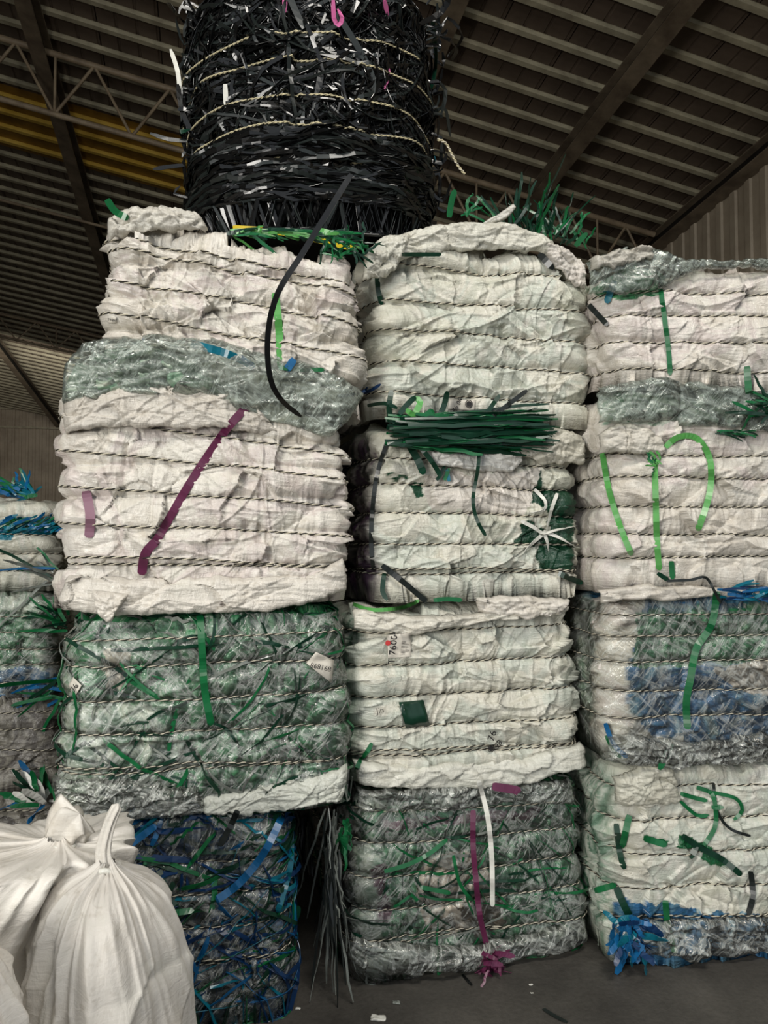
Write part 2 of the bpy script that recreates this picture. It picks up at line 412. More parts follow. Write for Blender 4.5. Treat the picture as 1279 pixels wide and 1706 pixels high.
# ------------------------------------------------------------------ bales
BVH = []      # (tree, origin)
def hit(px, py, default=None):
    d = Vector(ray(px, py)); d.normalize(); best = None
    for tree, org in BVH:
        h, nrm, idx, dist = tree.ray_cast(Vector(CAM) - org, d, 12)
        if h is not None and (best is None or dist < best[1]): best = (np.array(h + org), dist, np.array(nrm))
    return best
def inpoly(x, y, poly):
    ins = np.zeros(x.shape, bool); n = len(poly)
    for i in range(n):
        x1, y1 = poly[i]; x2, y2 = poly[(i + 1) % n]
        if y1 == y2: continue
        c = ((y1 > y) != (y2 > y)) & (x < (x2 - x1) * (y - y1) / (y2 - y1) + x1)
        ins ^= c
    return ins
def pal_noise(s, z, seed, cols, ax=7, ay=9, sharp=1.0, warp=1.2):
    if ax >= 5:
        th = 2.2 * fbm(s * 1.3, z * 1.6, seed + 61); al = s * np.cos(th) + z * np.sin(th); ac = -s * np.sin(th) + z * np.cos(th)
        s, z, ax, ay = al, ac, ax * .55, ay * 2.2
    wx = fbm(s * 3, z * 3, seed + 1) * warp; wy = fbm(s * 3, z * 3, seed + 2) * warp
    v = fbm(s * ax + wx * 3, z * ay + wy * 3, seed + 5, 5) * 1.6 * .5 + .5
    v = np.clip(v, 0, .9999) * (len(cols) - 1)
    i = v.astype(int); f = sstep(.5 - .5 / sharp, .5 + .5 / sharp, v - i)[..., None]
    cols = np.array(cols); return cols[i] * (1 - f) + cols[i + 1] * f

def creases(s, z, seed, n, smin, smax, zmin, zmax, amp, wid, steep=.5, L=(.08, .4)):
    rs = np.random.RandomState(seed + 500); out = np.zeros_like(s)
    for i in range(n):
        cx = rs.uniform(smin, smax); cz = rs.uniform(zmin, zmax)
        th = rs.normal(math.pi / 2, .75) if rs.rand() < steep else rs.uniform(-.7, .7)
        ll = rs.uniform(*L) / 2; w = wid * rs.uniform(.5, 1.6); a = amp * rs.uniform(.35, 1.2) * (1 if rs.rand() < .6 else -1); k = rs.normal(0, 1.6)
        dx, dz = math.cos(th), math.sin(th)
        m = (np.abs(s - cx) < ll + .05) & (np.abs(z - cz) < ll + .05)
        if not m.any(): continue
        X = s[m] - cx; Z = z[m] - cz
        al = X * dx + Z * dz; ac = -X * dz + Z * dx + k * al * al
        e = np.clip(1 - (al / ll) ** 2, 0, 1)
        ww = w * (.5 + .5 * e)
        prof = np.where(ac > 0, np.exp(-ac / ww), np.exp(ac / (ww * .35)))
        out[m] += a * e * prof
    return out
def plates(s, z, seed, cell=.12, amp=.05):
    """overlapping flat facets of folded sheet: tilted planes in jittered cells"""
    rs = np.random.RandomState(seed + 900)
    wx = s + fbm(s * 9, z * 9, seed) * .03; wz = z + fbm(s * 9, z * 9, seed + 4) * .02
    gx = wx / cell / 1.4; gz = wz / cell; ix = np.floor(gx).astype(int); iz = np.floor(gz).astype(int)
    J = rs.uniform(0, 1, (64, 64, 4))
    bd = np.full(s.shape, 9.); out = np.zeros_like(s)
    for a in (-1, 0, 1):
        for b in (-1, 0, 1):
            c = J[(ix + a) & 63, (iz + b) & 63]
            dx = gx - (ix + a + c[..., 0]); dz = gz - (iz + b + c[..., 1]); d = dx * dx + dz * dz
            m = d < bd; bd = np.where(m, d, bd)
            t = (c[..., 2] - .5) * dx * cell * 1.4 + (c[..., 3] - .5) * dz * cell
            out = np.where(m, t, out)
    return out * amp * 10

def bale(col, TL, TR, BL, BR, ropes, label, seed, floor_=False, depth=.85, rc=.09, rv=.07, bulge=.022, palette='white',
         patches=(), group=None, rope_mats=(0, 1), crease=90, pleat=.009, nf=200, nl=44, rows=150, lump=.012, name='plastic_bale',
         mat=None, amp=1.0, double=False, top_lump=.02, colside=None, rope_r=.0032, rope_out=0, rough_top=1, stuffname='sheeting', bvh=True, midbulge=.03):
    p0, u, n = plane(col)
    if floor_:
        def fl(px, zt):
            # front plane point at floor level under pixel column px
            lo, hi = 900., 3000.
            for _ in range(60):
                mid = (lo + hi) / 2
                if on(col, px, mid)[2] > 0: lo = mid
                else: hi = mid
            return on(col, px, lo)
        wBL, wBR = fl(BL[0], 0), fl(BR[0], 0); wBL[2] = wBR[2] = 0
    else: wBL, wBR = on(col, *BL), on(col, *BR)
    wTL, wTR = on(col, *TL), on(col, *TR)
    Wd = (np.linalg.norm(wTR - wTL) + np.linalg.norm(wBR - wBL)) / 2; a = Wd / 2
    Hh = (wTL[2] + wTR[2] - wBL[2] - wBR[2]) / 2
    b = depth / 2
    # perimeter
    segs = []
    def perim(ins):
        A_ = max(a - ins, .002); B_ = max(b - ins, .002); r = min(max(rc - ins * .4, .015), A_ * .95, B_ * .95)
        P = []; N = []
        def line(x0, y0, x1, y1, k, nx, ny):
            for i in range(k):
                f = i / k; P.append((x0 + (x1 - x0) * f, y0 + (y1 - y0) * f)); N.append((nx, ny))
        def arc(cx, cy, a0, k):
            for i in range(k):
                t = a0 + math.pi / 2 * i / k; P.append((cx + r * math.cos(t), cy + r * math.sin(t))); N.append((math.cos(t), math.sin(t)))
        # y: -B_ front, +B_ back; go from back middle -> left -> front -> right -> back (counter clockwise from above: back->left->front->right)
        line(0, B_, -(A_ - r), B_, 8, 0, 1)
        arc(-(A_ - r), B_ - r, math.pi / 2, 4)
        line(-A_, B_ - r, -A_, -(B_ - r), nl, -1, 0)
        arc(-(A_ - r), -(B_ - r), math.pi, 14)
        line(-(A_ - r), -B_, A_ - r, -B_, nf, 0, -1)
        arc(A_ - r, -(B_ - r), 1.5 * math.pi, 14)
        line(A_, -(B_ - r), A_, B_ - r, 24, 1, 0)
        arc(A_ - r, B_ - r, 0, 4)
        line(A_ - r, B_, 0, B_, 8, 0, 1)
        return np.array(P), np.array(N)
    P0, N0 = perim(0)
    npn = len(P0)
    dist = np.concatenate([[0], np.cumsum(np.linalg.norm(np.diff(P0, axis=0), axis=1))])
    s0 = dist - dist[8 + 4 + nl + 14]      # 0 at the left end of the front
    # vertical rows
    rowsv = []
    m_ = min(a, b) - .004
    for k in range(7): rowsv.append((0, m_ * (1 - k / 7) + rv * (k / 7), -1))
    for k in range(8):
        t = math.pi / 2 * (k / 8); rowsv.append((rv * (1 - math.sin(t)), rv * (1 - math.cos(math.pi / 2 - t)) * 1.0, -math.cos(t)))
    for k in range(rows): rowsv.append((rv + (Hh - 2 * rv) * k / (rows - 1), 0, 0))
    for k in range(1, 9):
        t = math.pi / 2 * (k / 8); rowsv.append((Hh - rv * (1 - math.sin(t)), rv * (1 - math.cos(t)), math.sin(t)))
    for k in range(1, 12): rowsv.append((Hh, rv + (m_ - rv) * k / 11, 1))
    nr = len(rowsv)
    X = np.zeros((nr, npn)); Y = X.copy(); Z = X.copy(); NX = X.copy(); NY = X.copy(); NZ = X.copy(); INS = X.copy()
    for i, (z, ins, sn) in enumerate(rowsv):
        P, N = perim(ins) if ins > 0 else (P0, N0)
        cn = math.sqrt(max(0, 1 - sn * sn))
        X[i] = P[:, 0]; Y[i] = P[:, 1]; Z[i] = z; NX[i] = N[:, 0] * cn; NY[i] = N[:, 1] * cn; NZ[i] = sn; INS[i] = ins
    S = np.broadcast_to(s0, X.shape).copy()
    ZZ = Z + np.where(NZ > 0, np.maximum(INS - rv * .3, 0), 0) - np.where(NZ < 0, np.maximum(INS - rv * .3, 0), 0)   # unrolled height
    sidef = np.clip((X + a) / (2 * a), 0, 1)   # 0 left..1 right
    # ropes -> heights (m) at left/right
    tl, tr = [], []
    def height_at(px, py, t_x):
        p = on(col, px, py); bot = wBL[2] * (1 - t_x) + wBR[2] * t_x; top = wTL[2] * (1 - t_x) + wTR[2] * t_x
        return (p[2] - bot) / (top - bot) * Hh
    for rp_ in ropes:
        yl, yr = rp_[0], rp_[1]
        tl.append(height_at((TL[0] + BL[0]) / 2, yl, 0)); tr.append(height_at((TR[0] + BR[0]) / 2, yr, 1))
    order = np.argsort(tl); tl = np.array(tl)[order]; tr = np.array(tr)[order]
    if palette == 'black': pass
    # signed fractional between ropes
    Rz = [tl[i] * (1 - sidef) + tr[i] * sidef + .004 * vn(S * 6, np.full_like(S, i * 3.3), seed) for i in range(len(tl))]
    bounds = [np.full_like(Z, -.02)] + Rz + [np.full_like(Z, Hh + .02)]
    bul = np.zeros_like(Z); dR = np.full_like(Z, 9.)
    for i in range(len(bounds) - 1):
        lo, hi = bounds[i], bounds[i + 1]; f = np.clip((Z - lo) / np.maximum(hi - lo, .01), 0, 1); m = (Z >= lo) & (Z < hi)
        g = np.sqrt(np.clip(np.sin(np.pi * f), 0, 1)) if 0 < i < len(bounds) - 2 else (np.sqrt(np.clip(np.sin(np.pi / 2 * (1 - f if i else f)), 0, 1)) if False else np.clip(np.sin(np.pi * np.clip(f if i else f, 0, 1)), 0, 1) ** .4)
        bul = np.where(m, g * (1 + .35 * vn(S * 4, Z * 0 + i * 5.1, seed + 9)), bul)
    for r_ in Rz: dR = np.minimum(dR, np.abs(Z - r_))
    smin, smax = S.min(), S.max()
    disp = bulge * bul * (.6 + .6 * sstep(.5, .95, np.abs(X) / a)) + midbulge * (np.sin(np.pi * np.clip(Z / Hh, 0, 1)) * .5 + .5 * np.cos(np.clip(X / a, -1, 1) * np.pi / 2)) - midbulge * .5
    disp += lump * fbm(S * 3.1, ZZ * 3.1, seed + 20) * 1.4
    wS = S + .02 * fbm(S * 7, ZZ * 7, seed + 21); wZ = ZZ + .02 * fbm(S * 7, ZZ * 7, seed + 22)
    disp += amp * pleat * (ridge(wS * 26 + 3 * vn(S * 3, ZZ * 5, seed + 2), ZZ * 3.5, seed + 23, 2) - .3) * (.22 + np.exp(-dR / .035))
    disp += amp * .0045 * ridge(wS * 5 + wZ * 4, wZ * 8 - wS * 3, seed + 24, 2)
    disp += amp * plates(S, ZZ, seed, .11, .055)
    disp += amp * creases(S, ZZ, seed, crease, smin, smax, 0, Hh, .011, .014, .72)
    disp += amp * creases(S, ZZ, seed + 5, crease // 2, -.1, Wd, 0, Hh, .012, .010, .2, (.15, .5))
    disp += amp * creases(S, ZZ, seed + 1, crease, -.1, Wd, 0, Hh, .005, .006, .6, (.04, .2))
    groove = np.exp(-(dR / .009) ** 2)
    disp = disp - .006 * groove
    capf = np.clip(np.abs(NZ), 0, 1)
    # caps flattened so stacked bales fit
    dcap = np.where(NZ < -.9, 0, disp)
    topm = (NZ > .5)
    dcap = np.where(topm, disp * rough_top + top_lump * (fbm(S * 2 + X * 3, Y * 4, seed + 31)) * sstep(0, .12, INS + .03), dcap)
    X2 = X + NX * dcap; Y2 = Y + NY * dcap; Z2 = Z + NZ * np.where(NZ < 0, 0, dcap)
    # silhouettes: horizontal wobble
    s_ = (X2 + a) / (2 * a); t_ = Z2 / Hh
    Wp = ((wBL[None, None] * (1 - s_)[..., None] + wBR[None, None] * s_[..., None]) * (1 - t_)[..., None]
          + (wTL[None, None] * (1 - s_)[..., None] + wTR[None, None] * s_[..., None]) * t_[..., None]
          - n * (Y2 + b)[..., None])
    base = (wBL + wBR) / 2 - n * b; base[2] = min(wBL[2], wBR[2])
    root = empty(name, base); tag(root, label, 'bale', group or {'A': 'bales in the left stack', 'K': 'bales in the left stack', 'B': 'bales in the middle stack', 'C': 'bales in the right stack', 'D': 'bales in the far left pile', 'G': 'bales behind the gap'}[col])
    # colours
    PXx, PXy = proj(Wp)
    white = np.array(lin(208, 203, 193))
    colr = np.broadcast_to(white, Wp.shape).copy()
    PAL = {'white': [lin(186, 180, 168), lin(206, 199, 188), lin(214, 209, 199), lin(204, 194, 188), lin(218, 213, 204)],
           'whiteg': [lin(174, 176, 162), lin(196, 195, 180), lin(206, 203, 190), lin(190, 194, 182), lin(212, 208, 198)],
           'green': [lin(14, 50, 30), lin(36, 104, 64), lin(24, 78, 48), lin(64, 134, 88), lin(34, 92, 58), lin(116, 152, 122), lin(44, 112, 70), lin(196, 200, 186)],
           'blue': [lin(4, 18, 22), lin(6, 34, 56), lin(8, 50, 44), lin(8, 66, 110), lin(6, 26, 24), lin(14, 70, 54), lin(60, 85, 82)],
           'bluefilm': [lin(34, 68, 88), lin(38, 84, 120), lin(54, 106, 150), lin(44, 92, 122), lin(96, 136, 156), lin(160, 172, 170)],
           'greenw': [lin(70, 100, 80), lin(110, 138, 118), lin(160, 172, 158), lin(190, 195, 182), lin(130, 155, 135), lin(205, 206, 196)],
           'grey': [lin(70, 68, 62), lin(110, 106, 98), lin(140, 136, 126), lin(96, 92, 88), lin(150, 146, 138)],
           'shag': [lin(20, 20, 18), lin(50, 50, 46), lin(90, 90, 84), lin(40, 38, 36), lin(120, 120, 112)],
           'black': [(.002, .002, .002), (.003, .003, .003)]}
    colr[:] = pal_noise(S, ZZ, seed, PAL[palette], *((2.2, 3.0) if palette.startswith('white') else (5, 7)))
    if colside is not None:
        fm = sstep(-a * .88, -a * 1.0, X)[..., None] * 1.0
        colr = colr * (1 - fm) + pal_noise(S * 3, ZZ, seed + 3, colside if not isinstance(colside, str) else PAL[colside], 9, 4, 1.6) * fm
    if patches:
        jx = PXx + 9 * fbm(PXx / 22, PXy / 22, seed + 40, 4) * 1.4; jy = PXy + 9 * fbm(PXx / 22, PXy / 22, seed + 41, 4) * 1.4
        front = (Y < -b + .2) & (NZ > -.6)
        for poly, pc in patches:
            m = inpoly(jx, jy, poly) & front
            if isinstance(pc, str): colr[m] = pal_noise(S[m], ZZ[m], seed + 7, PAL[pc], 7, 9)
            else:
                v_ = (1 + .22 * fbm(S[m] * 20, ZZ[m] * 20, seed + 50))[..., None]
                colr[m] = np.array(pc) * v_
    V = (Wp - base).reshape(-1, 3); Q = gridq(nr, npn, True)
    me = np_mesh(stuffname, V, Q, mat or SHEET, True, colr, None, np.stack([S + seed * .37, ZZ], -1))
    link(stuffname, me, root)
    if bvh:
        # coarse tree from front part of the grid
        j0 = 8 + 4 + nl // 2; j1 = 8 + 4 + nl + 28 + nf + 6
        sub = Wp[8:nr - 6:2, j0:j1:2]; q = gridq(sub.shape[0], sub.shape[1])
        BVH.append((BVHTree.FromPolygons([tuple(v) for v in (sub.reshape(-1, 3) - base)], [tuple(int(i) for i in f) for f in q]), Vector(base)))
    # ropes
    for i in range(len(tl)):
        reps = [0] if not (double and i == 0) else [0, 1]
        for rep in reps:
            zt = Rz[i][0] + (rep * (.012 + .008 * np.sin(S[0] * 5 + 1)) if rep else 0)
            j = np.arange(npn); col_rows = Z[7 + 8:7 + 8 + rows, 0]
            idx = np.clip(np.searchsorted(col_rows, zt) - 1, 0, rows - 2); f = np.clip((zt - col_rows[idx]) / (col_rows[1] - col_rows[0]), 0, 1)
            A0 = Wp[15 + idx, j]; A1 = Wp[15 + idx + 1, j]
            path = A0 * (1 - f)[:, None] + A1 * f[:, None]
            for _ in range(2):
                path = (np.roll(path, 1, 0) + path + np.roll(path, -1, 0)) / 3
            nh = (N0[:, 0:1] * u[None] - N0[:, 1:2] * n[None])
            rr_ = .0025 if mat is CORE else rope_r
            rope_obj(path + nh * (rr_ * 1.3 + rope_out + (.010 if mat is CORE else 0)), root, base, rr_, rope_mats, seed + i)
    return dict(root=root, base=base, Wp=Wp, S=S, Z=ZZ, X=X, Y=Y, a=a, b=b, H=Hh, n=n, u=u, NZ=NZ, corners=(wTL, wTR, wBL, wBR), nl=nl, nf=nf, rows=rows, seed=seed, film=mat is CORE)
RM = [ROPE_L, ROPE_D, ROPE_Y]
def rope_obj(path, root, base, r, mats=(0, 1), seed=0, closed=True, step=.008, pitch=.036, name='rope'):
    pts = np.concatenate([path, path[:1]]) if closed else path
    d = np.concatenate([[0], np.cumsum(np.linalg.norm(np.diff(pts, axis=0), axis=1))])
    n_ = max(8, int(d[-1] / step)); t = np.linspace(0, d[-1], n_)
    c = np.stack([np.interp(t, d, pts[:, k]) for k in range(3)], -1)
    T = np.gradient(c, axis=0); T /= np.linalg.norm(T, axis=1)[:, None] + 1e-9
    Bn = np.cross(T, np.array([.01, .02, 1.])); Bn /= np.linalg.norm(Bn, axis=1)[:, None] + 1e-9
    Un = np.cross(Bn, T)
    V = []; k = 4; Q = []; MI = []
    for st in range(2):
        ph = 2 * math.pi * t / pitch + st * math.pi + seed
        cc = c + (Bn * np.cos(ph)[:, None] + Un * np.sin(ph)[:, None]) * r * .62
        ring = []
        for j in range(k):
            w = 2 * math.pi * j / k
            ring.append(cc + (Bn * math.cos(w) + Un * math.sin(w)) * r * .68)
        ring = np.stack(ring, 1).reshape(-1, 3)
        q = gridq(n_, k, True) + len(V) * 0 + st * n_ * k
        V.append(ring); Q.append(q); MI.append(np.full(len(q), st))
    me = np_mesh(name, np.concatenate(V) - base, np.concatenate(Q), [RM[mats[0]], RM[mats[1]]], True, None, np.concatenate(MI))
    return link(name, me, root)

# ribbons -----------------------------------------------------------
def ribbon_geo(pts, width, nrm=None, twist=0, curl=0, taper=True, thick=.0008):
    """returns V,Q of a thin closed strap following pts; nrm gives the facing direction"""
    pts = np.asarray(pts, float); n = len(pts)
    T = np.gradient(pts, axis=0); T /= np.linalg.norm(T, axis=1)[:, None] + 1e-9
    if nrm is None: nrm = np.array([0, -1, .15])
    nn = np.broadcast_to(np.asarray(nrm, float), T.shape)
    Sd = np.cross(T, nn); Sd /= np.linalg.norm(Sd, axis=1)[:, None] + 1e-9
    Nn = np.cross(Sd, T)
    tw = np.linspace(0, twist, n)[:, None]
    Sd2 = Sd * np.cos(tw) + Nn * np.sin(tw); N2 = np.cross(Sd2, T)
    w = np.full(n, width / 2)
    if taper: w[0] *= .75; w[-1] *= .45
    A = pts + Sd2 * w[:, None]; B = pts - Sd2 * w[:, None]
    V = np.stack([A + N2 * thick, B + N2 * thick, B - N2 * thick, A - N2 * thick], 1).reshape(-1, 3)
    Q = gridq(n, 4, True)
    Q = np.concatenate([Q, [[3, 2, 1, 0]], [[4 * n - 4, 4 * n - 3, 4 * n - 2, 4 * n - 1]]])
    return V, Q
def densify(pp, step=9.):
    pp = [np.array(p, float) for p in pp]
    # catmull-rom in pixel space (or 3D)
    out = []
    P = [pp[0]] + pp + [pp[-1]]
    for i in range(1, len(P) - 2):
        a, b, c, d = P[i - 1], P[i], P[i + 1], P[i + 2]; k = max(2, int(np.linalg.norm(c - b) / step))
        for j in range(k):
            t = j / k
            out.append(.5 * ((2 * b) + (-a + c) * t + (2 * a - 5 * b + 4 * c - d) * t * t + (-a + 3 * b - 3 * c + d) * t ** 3))
    out.append(pp[-1]); return np.array(out)
def strap(pp, wpx, m, parent=None, off=.006, twist=0, label=None, name='strap', cat=None, smooth=3, top=None, group=None, lift=None, taper=True):
    """strap lying on the bales along photograph points pp; parent=bale dict or None (then a thing of its own)"""
    q = densify(pp, 6.); pts = []; nr = []; ld = None
    if parent is not None and parent.get('film'): off = off + .016
    hs = [hit(x, y) for x, y in q]
    ds = [h[1] if h else None for h in hs]
    known = [d for d in ds if d]; dm = np.median(known) if known else 2.6
    last = dm
    D = []
    for d in ds:
        if d is None or abs(d - dm) > .35: D.append(last)
        else: D.append(d); last = d
    D = np.array(D)
    for _ in range(smooth):
        Dm = np.minimum(D, (np.roll(D, 1) + D + np.roll(D, -1)) / 3); Dm[0] = D[0]; Dm[-1] = D[-1]; D = Dm
    if lift is not None: D = D - np.interp(np.linspace(0, 1, len(D)), np.linspace(0, 1, len(lift)), lift)
    dirs = np.array([ray(x, y) / np.linalg.norm(ray(x, y)) for x, y in q])
    pts = CAM + dirs * (D - off)[:, None]
    width = wpx * dm / F_
    V, Q = ribbon_geo(pts, width, -dirs.mean(0), twist, taper=taper)
    if parent is not None:
        o = link(name, np_mesh(name, V - parent['base'], Q, m, False), parent['root'])
        if label: o['label'] = label
    else:
        c = pts[len(pts) // 2]
        o = link(name, np_mesh(name, V - c, Q, m, False), None, tuple(c)); tag(o, label, cat or 'strap', group)
    return o
def rand_ribbon_set(rs, fn, n):
    V = []; Q = []; MI = []; k = 0
    for i in range(n):
        v, q, mi = fn(rs, i); V.append(v); Q.append(q + k); MI.append(np.full(len(q), mi)); k += len(v)
    return np.concatenate(V), np.concatenate(Q), np.concatenate(MI)
def surface_ribbons(B, seed, n, mats, L=(.1, .5), w=(.008, .016), off=(.0, .03), ang=.5, region=None, name='strap_tangle', wander=.3):
    """tangle of strips lying in random directions over the bale's front, left side and right side"""
    rs = np.random.RandomState(seed); Wp = B['Wp']; nr, npn = Wp.shape[:2]
    j0 = 12 + 6; j1 = 12 + B['nl'] + 28 + B['nf'] + 16
    r0, r1 = 12, nr - 10
    if region: j0, j1, r0, r1 = region(B)
    n_h = B['n']
    # metric per index
    ctr = Wp.mean((0, 1))
    S0 = B['S'][0]; Zr = B['Z'][:, 0]
    def fn(rs, i):
        s = rs.uniform(S0[j0], S0[min(j1, npn - 1)]); z = rs.uniform(Zr[r0], Zr[r1]); th = rs.normal(0, ang) + (0 if rs.rand() > .0 else 0)
        ll = rs.uniform(*L); k = 15; bend = rs.normal(0, wander); pts = []; o = rs.uniform(*off); wob = rs.uniform(0, 6)
        for q in range(k):
            f = q / (k - 1) - .5; t2 = th + bend * f
            ss = s + ll * f * math.cos(t2); zz = z + ll * f * math.sin(t2)
            jj = np.interp(ss, S0, np.arange(npn)); ii = np.interp(zz, Zr, np.arange(nr)); ii = min(max(ii, max(2, r0)), nr - 3); jj = min(max(jj, 1), npn - 2)
            a_, b_ = int(ii), int(jj); p = Wp[a_, b_] * (1 - (jj - b_)) + Wp[a_, b_ + 1] * (jj - b_)
            rad = p - ctr; rad[2] *= .2; rad /= np.linalg.norm(rad)
            pts.append(p + rad * (o + .006 + .012 * math.sin(wob + f * 5)))
        v, qd = ribbon_geo(pts, rs.uniform(*w), rad, rs.normal(0, .8)); return v - B['base'], qd, rs.randint(len(mats))
    V, Q, MI = rand_ribbon_set(rs, fn, n)
    o = link(name, np_mesh(name, V, Q, mats, False, None, MI), B['root']); o['kind'] = 'stuff'; return o
def plume(cx, cy, depth_off, col, seed, n, mats, L=(.08, .22), spread=1.2, dirang=math.pi / 2, box=(20, 10), w=(.006, .012), parent=None, name='strap_tuft', label=None, sep=False, cat='straps', droop=.1, group=None):
    rs = np.random.RandomState(seed); c0 = on(col, cx, cy, depth_off); p0, u, nn = plane(col); up = np.array([0, 0, 1.])
    geos = []
    for i in range(n):
        b = on(col, cx + rs.uniform(-1, 1) * box[0], cy + rs.uniform(-1, 1) * box[1], depth_off + rs.uniform(-.03, .03))
        th = dirang + rs.normal(0, spread / 2); ll = rs.uniform(*L); fw = rs.normal(0, .35)
        d = u * math.cos(th) + up * math.sin(th) + nn * fw
        pts = [b + d * ll * f + (u * rs.normal(0, .003) + up * (-droop * ll * f * f)) for f in np.linspace(0, 1, 7)]
        geos.append((*ribbon_geo(pts, rs.uniform(*w), nn + u * rs.normal(0, .5), rs.normal(0, .9)), rs.randint(len(mats))))
    if sep and parent is not None:
        for v, q, mi in geos: link('strip', np_mesh('strip', v - parent['base'], q, mats[mi], False), parent['root'])
        return
    k = 0; V = []; Q = []; MI = []
    for v, q, mi in geos: V.append(v); Q.append(q + k); MI.append(np.full(len(q), mi)); k += len(v)
    V = np.concatenate(V); me = np_mesh(name, V - (parent['base'] if parent else c0), np.concatenate(Q), mats, False, None, np.concatenate(MI))
    if parent: o = link(name, me, parent['root']); o['kind'] = 'stuff'
    else: o = link(name, me, None, tuple(c0)); tag(o, label, cat, group, 'stuff')
    if parent and label: o['label'] = label
    return o

# cloth / film sheets -------------------------------------------------
def sheet(col, top, bot, parent, mat, seed, off=.03, nx=150, ny=60, amp=.012, palette=None, color=(.6, .6, .57), curl=.03, name='film_sheet',
          label=None, ragged=7, freq=1.0, thick=.0012, direct=None, patches=()):
    """a loose sheet lying against the stack: top and bottom are photo polylines of its upper and lower edge"""
    top = densify(top, 6); bot = densify(bot, 6)
    def rs_(P, n):
        d = np.concatenate([[0], np.cumsum(np.linalg.norm(np.diff(P, axis=0), axis=1))]); t = np.linspace(0, d[-1], n)
        return np.stack([np.interp(t, d, P[:, 0]), np.interp(t, d, P[:, 1])], -1)
    T = rs_(top, nx); Bt = rs_(bot, nx)
    xs = np.arange(nx)
    T = T + (ragged * fbm(xs / 9., xs * 0, seed + 1, 4))[:, None] * np.array([.3, 1]); Bt = Bt + (ragged * fbm(xs / 9., xs * 0 + 4, seed + 2, 4))[:, None] * np.array([.3, 1])
    f = np.linspace(0, 1, ny)[:, None, None]
    G = T[None] * (1 - f) + Bt[None] * f
    p0, u, n = plane(col)
    d = np.stack([(G[..., 0] - 639.5) / F_, CP - (853 - G[..., 1]) / F_ * SP, SP + (853 - G[..., 1]) / F_ * CP], -1)
    k = (np.dot(p0 + n * off - CAM, n) / (d @ n))[..., None]
    Wd = CAM + d * k
    s = (Wd - p0) @ u; z = Wd[..., 2]
    ff = f[..., 0] * np.ones_like(s); ex = np.linspace(0, 1, nx)[None] * np.ones_like(s)
    h = amp * (.8 * fbm(s * 3 * freq, z * 4 * freq, seed) + .45 * ridge(s * 1.6 * freq + 2 * fbm(s * 2, z * 2, seed + 8), z * 20 * freq + 2.6 * fbm(s * 2.5, z * 3, seed + 9), seed + 3, 2) + .22 * ridge(s * 4, z * 46 + 2 * fbm(s * 4, z * 3, seed + 6), seed + 4, 2))
    h += creases(s, z, seed, 70, s.min(), s.max(), z.min(), z.max(), amp * .55, .007, .35, (.06, .4))
    h += plates(s, z, seed, .10, .04 * amp / .012)
    h -= curl * (np.exp(-ff / .08)) * 1.0 + curl * .6 * np.exp(-(1 - ff) / .06) + curl * (np.exp(-ex / .03) + np.exp(-(1 - ex) / .03))
    Wd = Wd + n * h[..., None]
    base = parent['base'] if parent else Wd.mean((0, 1))
    PALS = {'g': [lin(70, 105, 82), lin(105, 135, 112), lin(150, 165, 148), lin(186, 190, 176)]}
    if palette == 'g': colr = pal_noise(s, z, seed, PALS['g'], 5, 7)
    else: colr = np.array(color) * (1 + .12 * fbm(s * 6, z * 6, seed + 5))[..., None]
    for poly, pc in patches:
        m = inpoly(G[..., 0] + 8 * fbm(G[..., 0] / 20, G[..., 1] / 20, seed), G[..., 1] + 8 * fbm(G[..., 0] / 20, G[..., 1] / 20, seed + 3), poly)
        colr[m] = np.array(pc)
    me = np_mesh(name, (Wd - base).reshape(-1, 3), gridq(ny, nx), mat, True, colr, None, np.stack([s, z], -1))
    if parent: o = link(name, me, parent['root'])
    else: o = link(name, me, None, tuple(base))
    sol = o.modifiers.new('thickness', 'SOLIDIFY'); sol.thickness = thick
    if label: o['label'] = label
    if mat in (SHEET,):
        sub = Wd[::2, ::2]; BVH.append((BVHTree.FromPolygons([tuple(v) for v in (sub.reshape(-1, 3) - base)], [tuple(int(i) for i in q) for q in gridq(sub.shape[0], sub.shape[1])]), Vector(base)))
    return o
def film_over(B, seed, off=.006, mat=None, rowsel=(10, -14), step=2, amp=.006, name='film_wrap'):
    """clear film wrapped round a bale: the bale's surface blown out a little and creased on its own"""
    Wp = B['Wp']; nr, npn = Wp.shape[:2]; j0 = 12 + B['nl'] // 2; j1 = 12 + B['nl'] + 28 + B['nf'] + 12
    sub = Wp[rowsel[0]:nr + rowsel[1]:step, j0:j1:step]; S = B['S'][rowsel[0]:nr + rowsel[1]:step, j0:j1:step]; Z = B['Z'][rowsel[0]:nr + rowsel[1]:step, j0:j1:step]
    dx = np.gradient(sub, axis=1); dz = np.gradient(sub, axis=0); N = np.cross(dx, dz); N /= np.linalg.norm(N, axis=-1)[..., None] + 1e-9
    for _ in range(3):
        N[1:-1, 1:-1] = (N[1:-1, 1:-1] + N[:-2, 1:-1] + N[2:, 1:-1] + N[1:-1, :-2] + N[1:-1, 2:]); N /= np.linalg.norm(N, axis=-1)[..., None] + 1e-9
    if (N[..., :] * B['n']).sum(-1).mean() < 0: N = -N
    h = off + amp * .7 * ridge(S * 5 + 4 * fbm(S * 2, Z * 2, seed + 2), Z * 8 + 4 * fbm(S * 2, Z * 2, seed + 3), seed, 2) + creases(S, Z, seed + 70, 110, S.min(), S.max(), Z.min(), Z.max(), amp, .007, .5, (.06, .4))
    h = np.clip(h, .003, .022)
    P = sub + N * h[..., None]
    me = np_mesh(name, (P - B['base']).reshape(-1, 3), gridq(P.shape[0], P.shape[1]), mat or FILM, True, None, None, np.stack([S + seed, Z], -1))
    return link(name, me, B['root'])

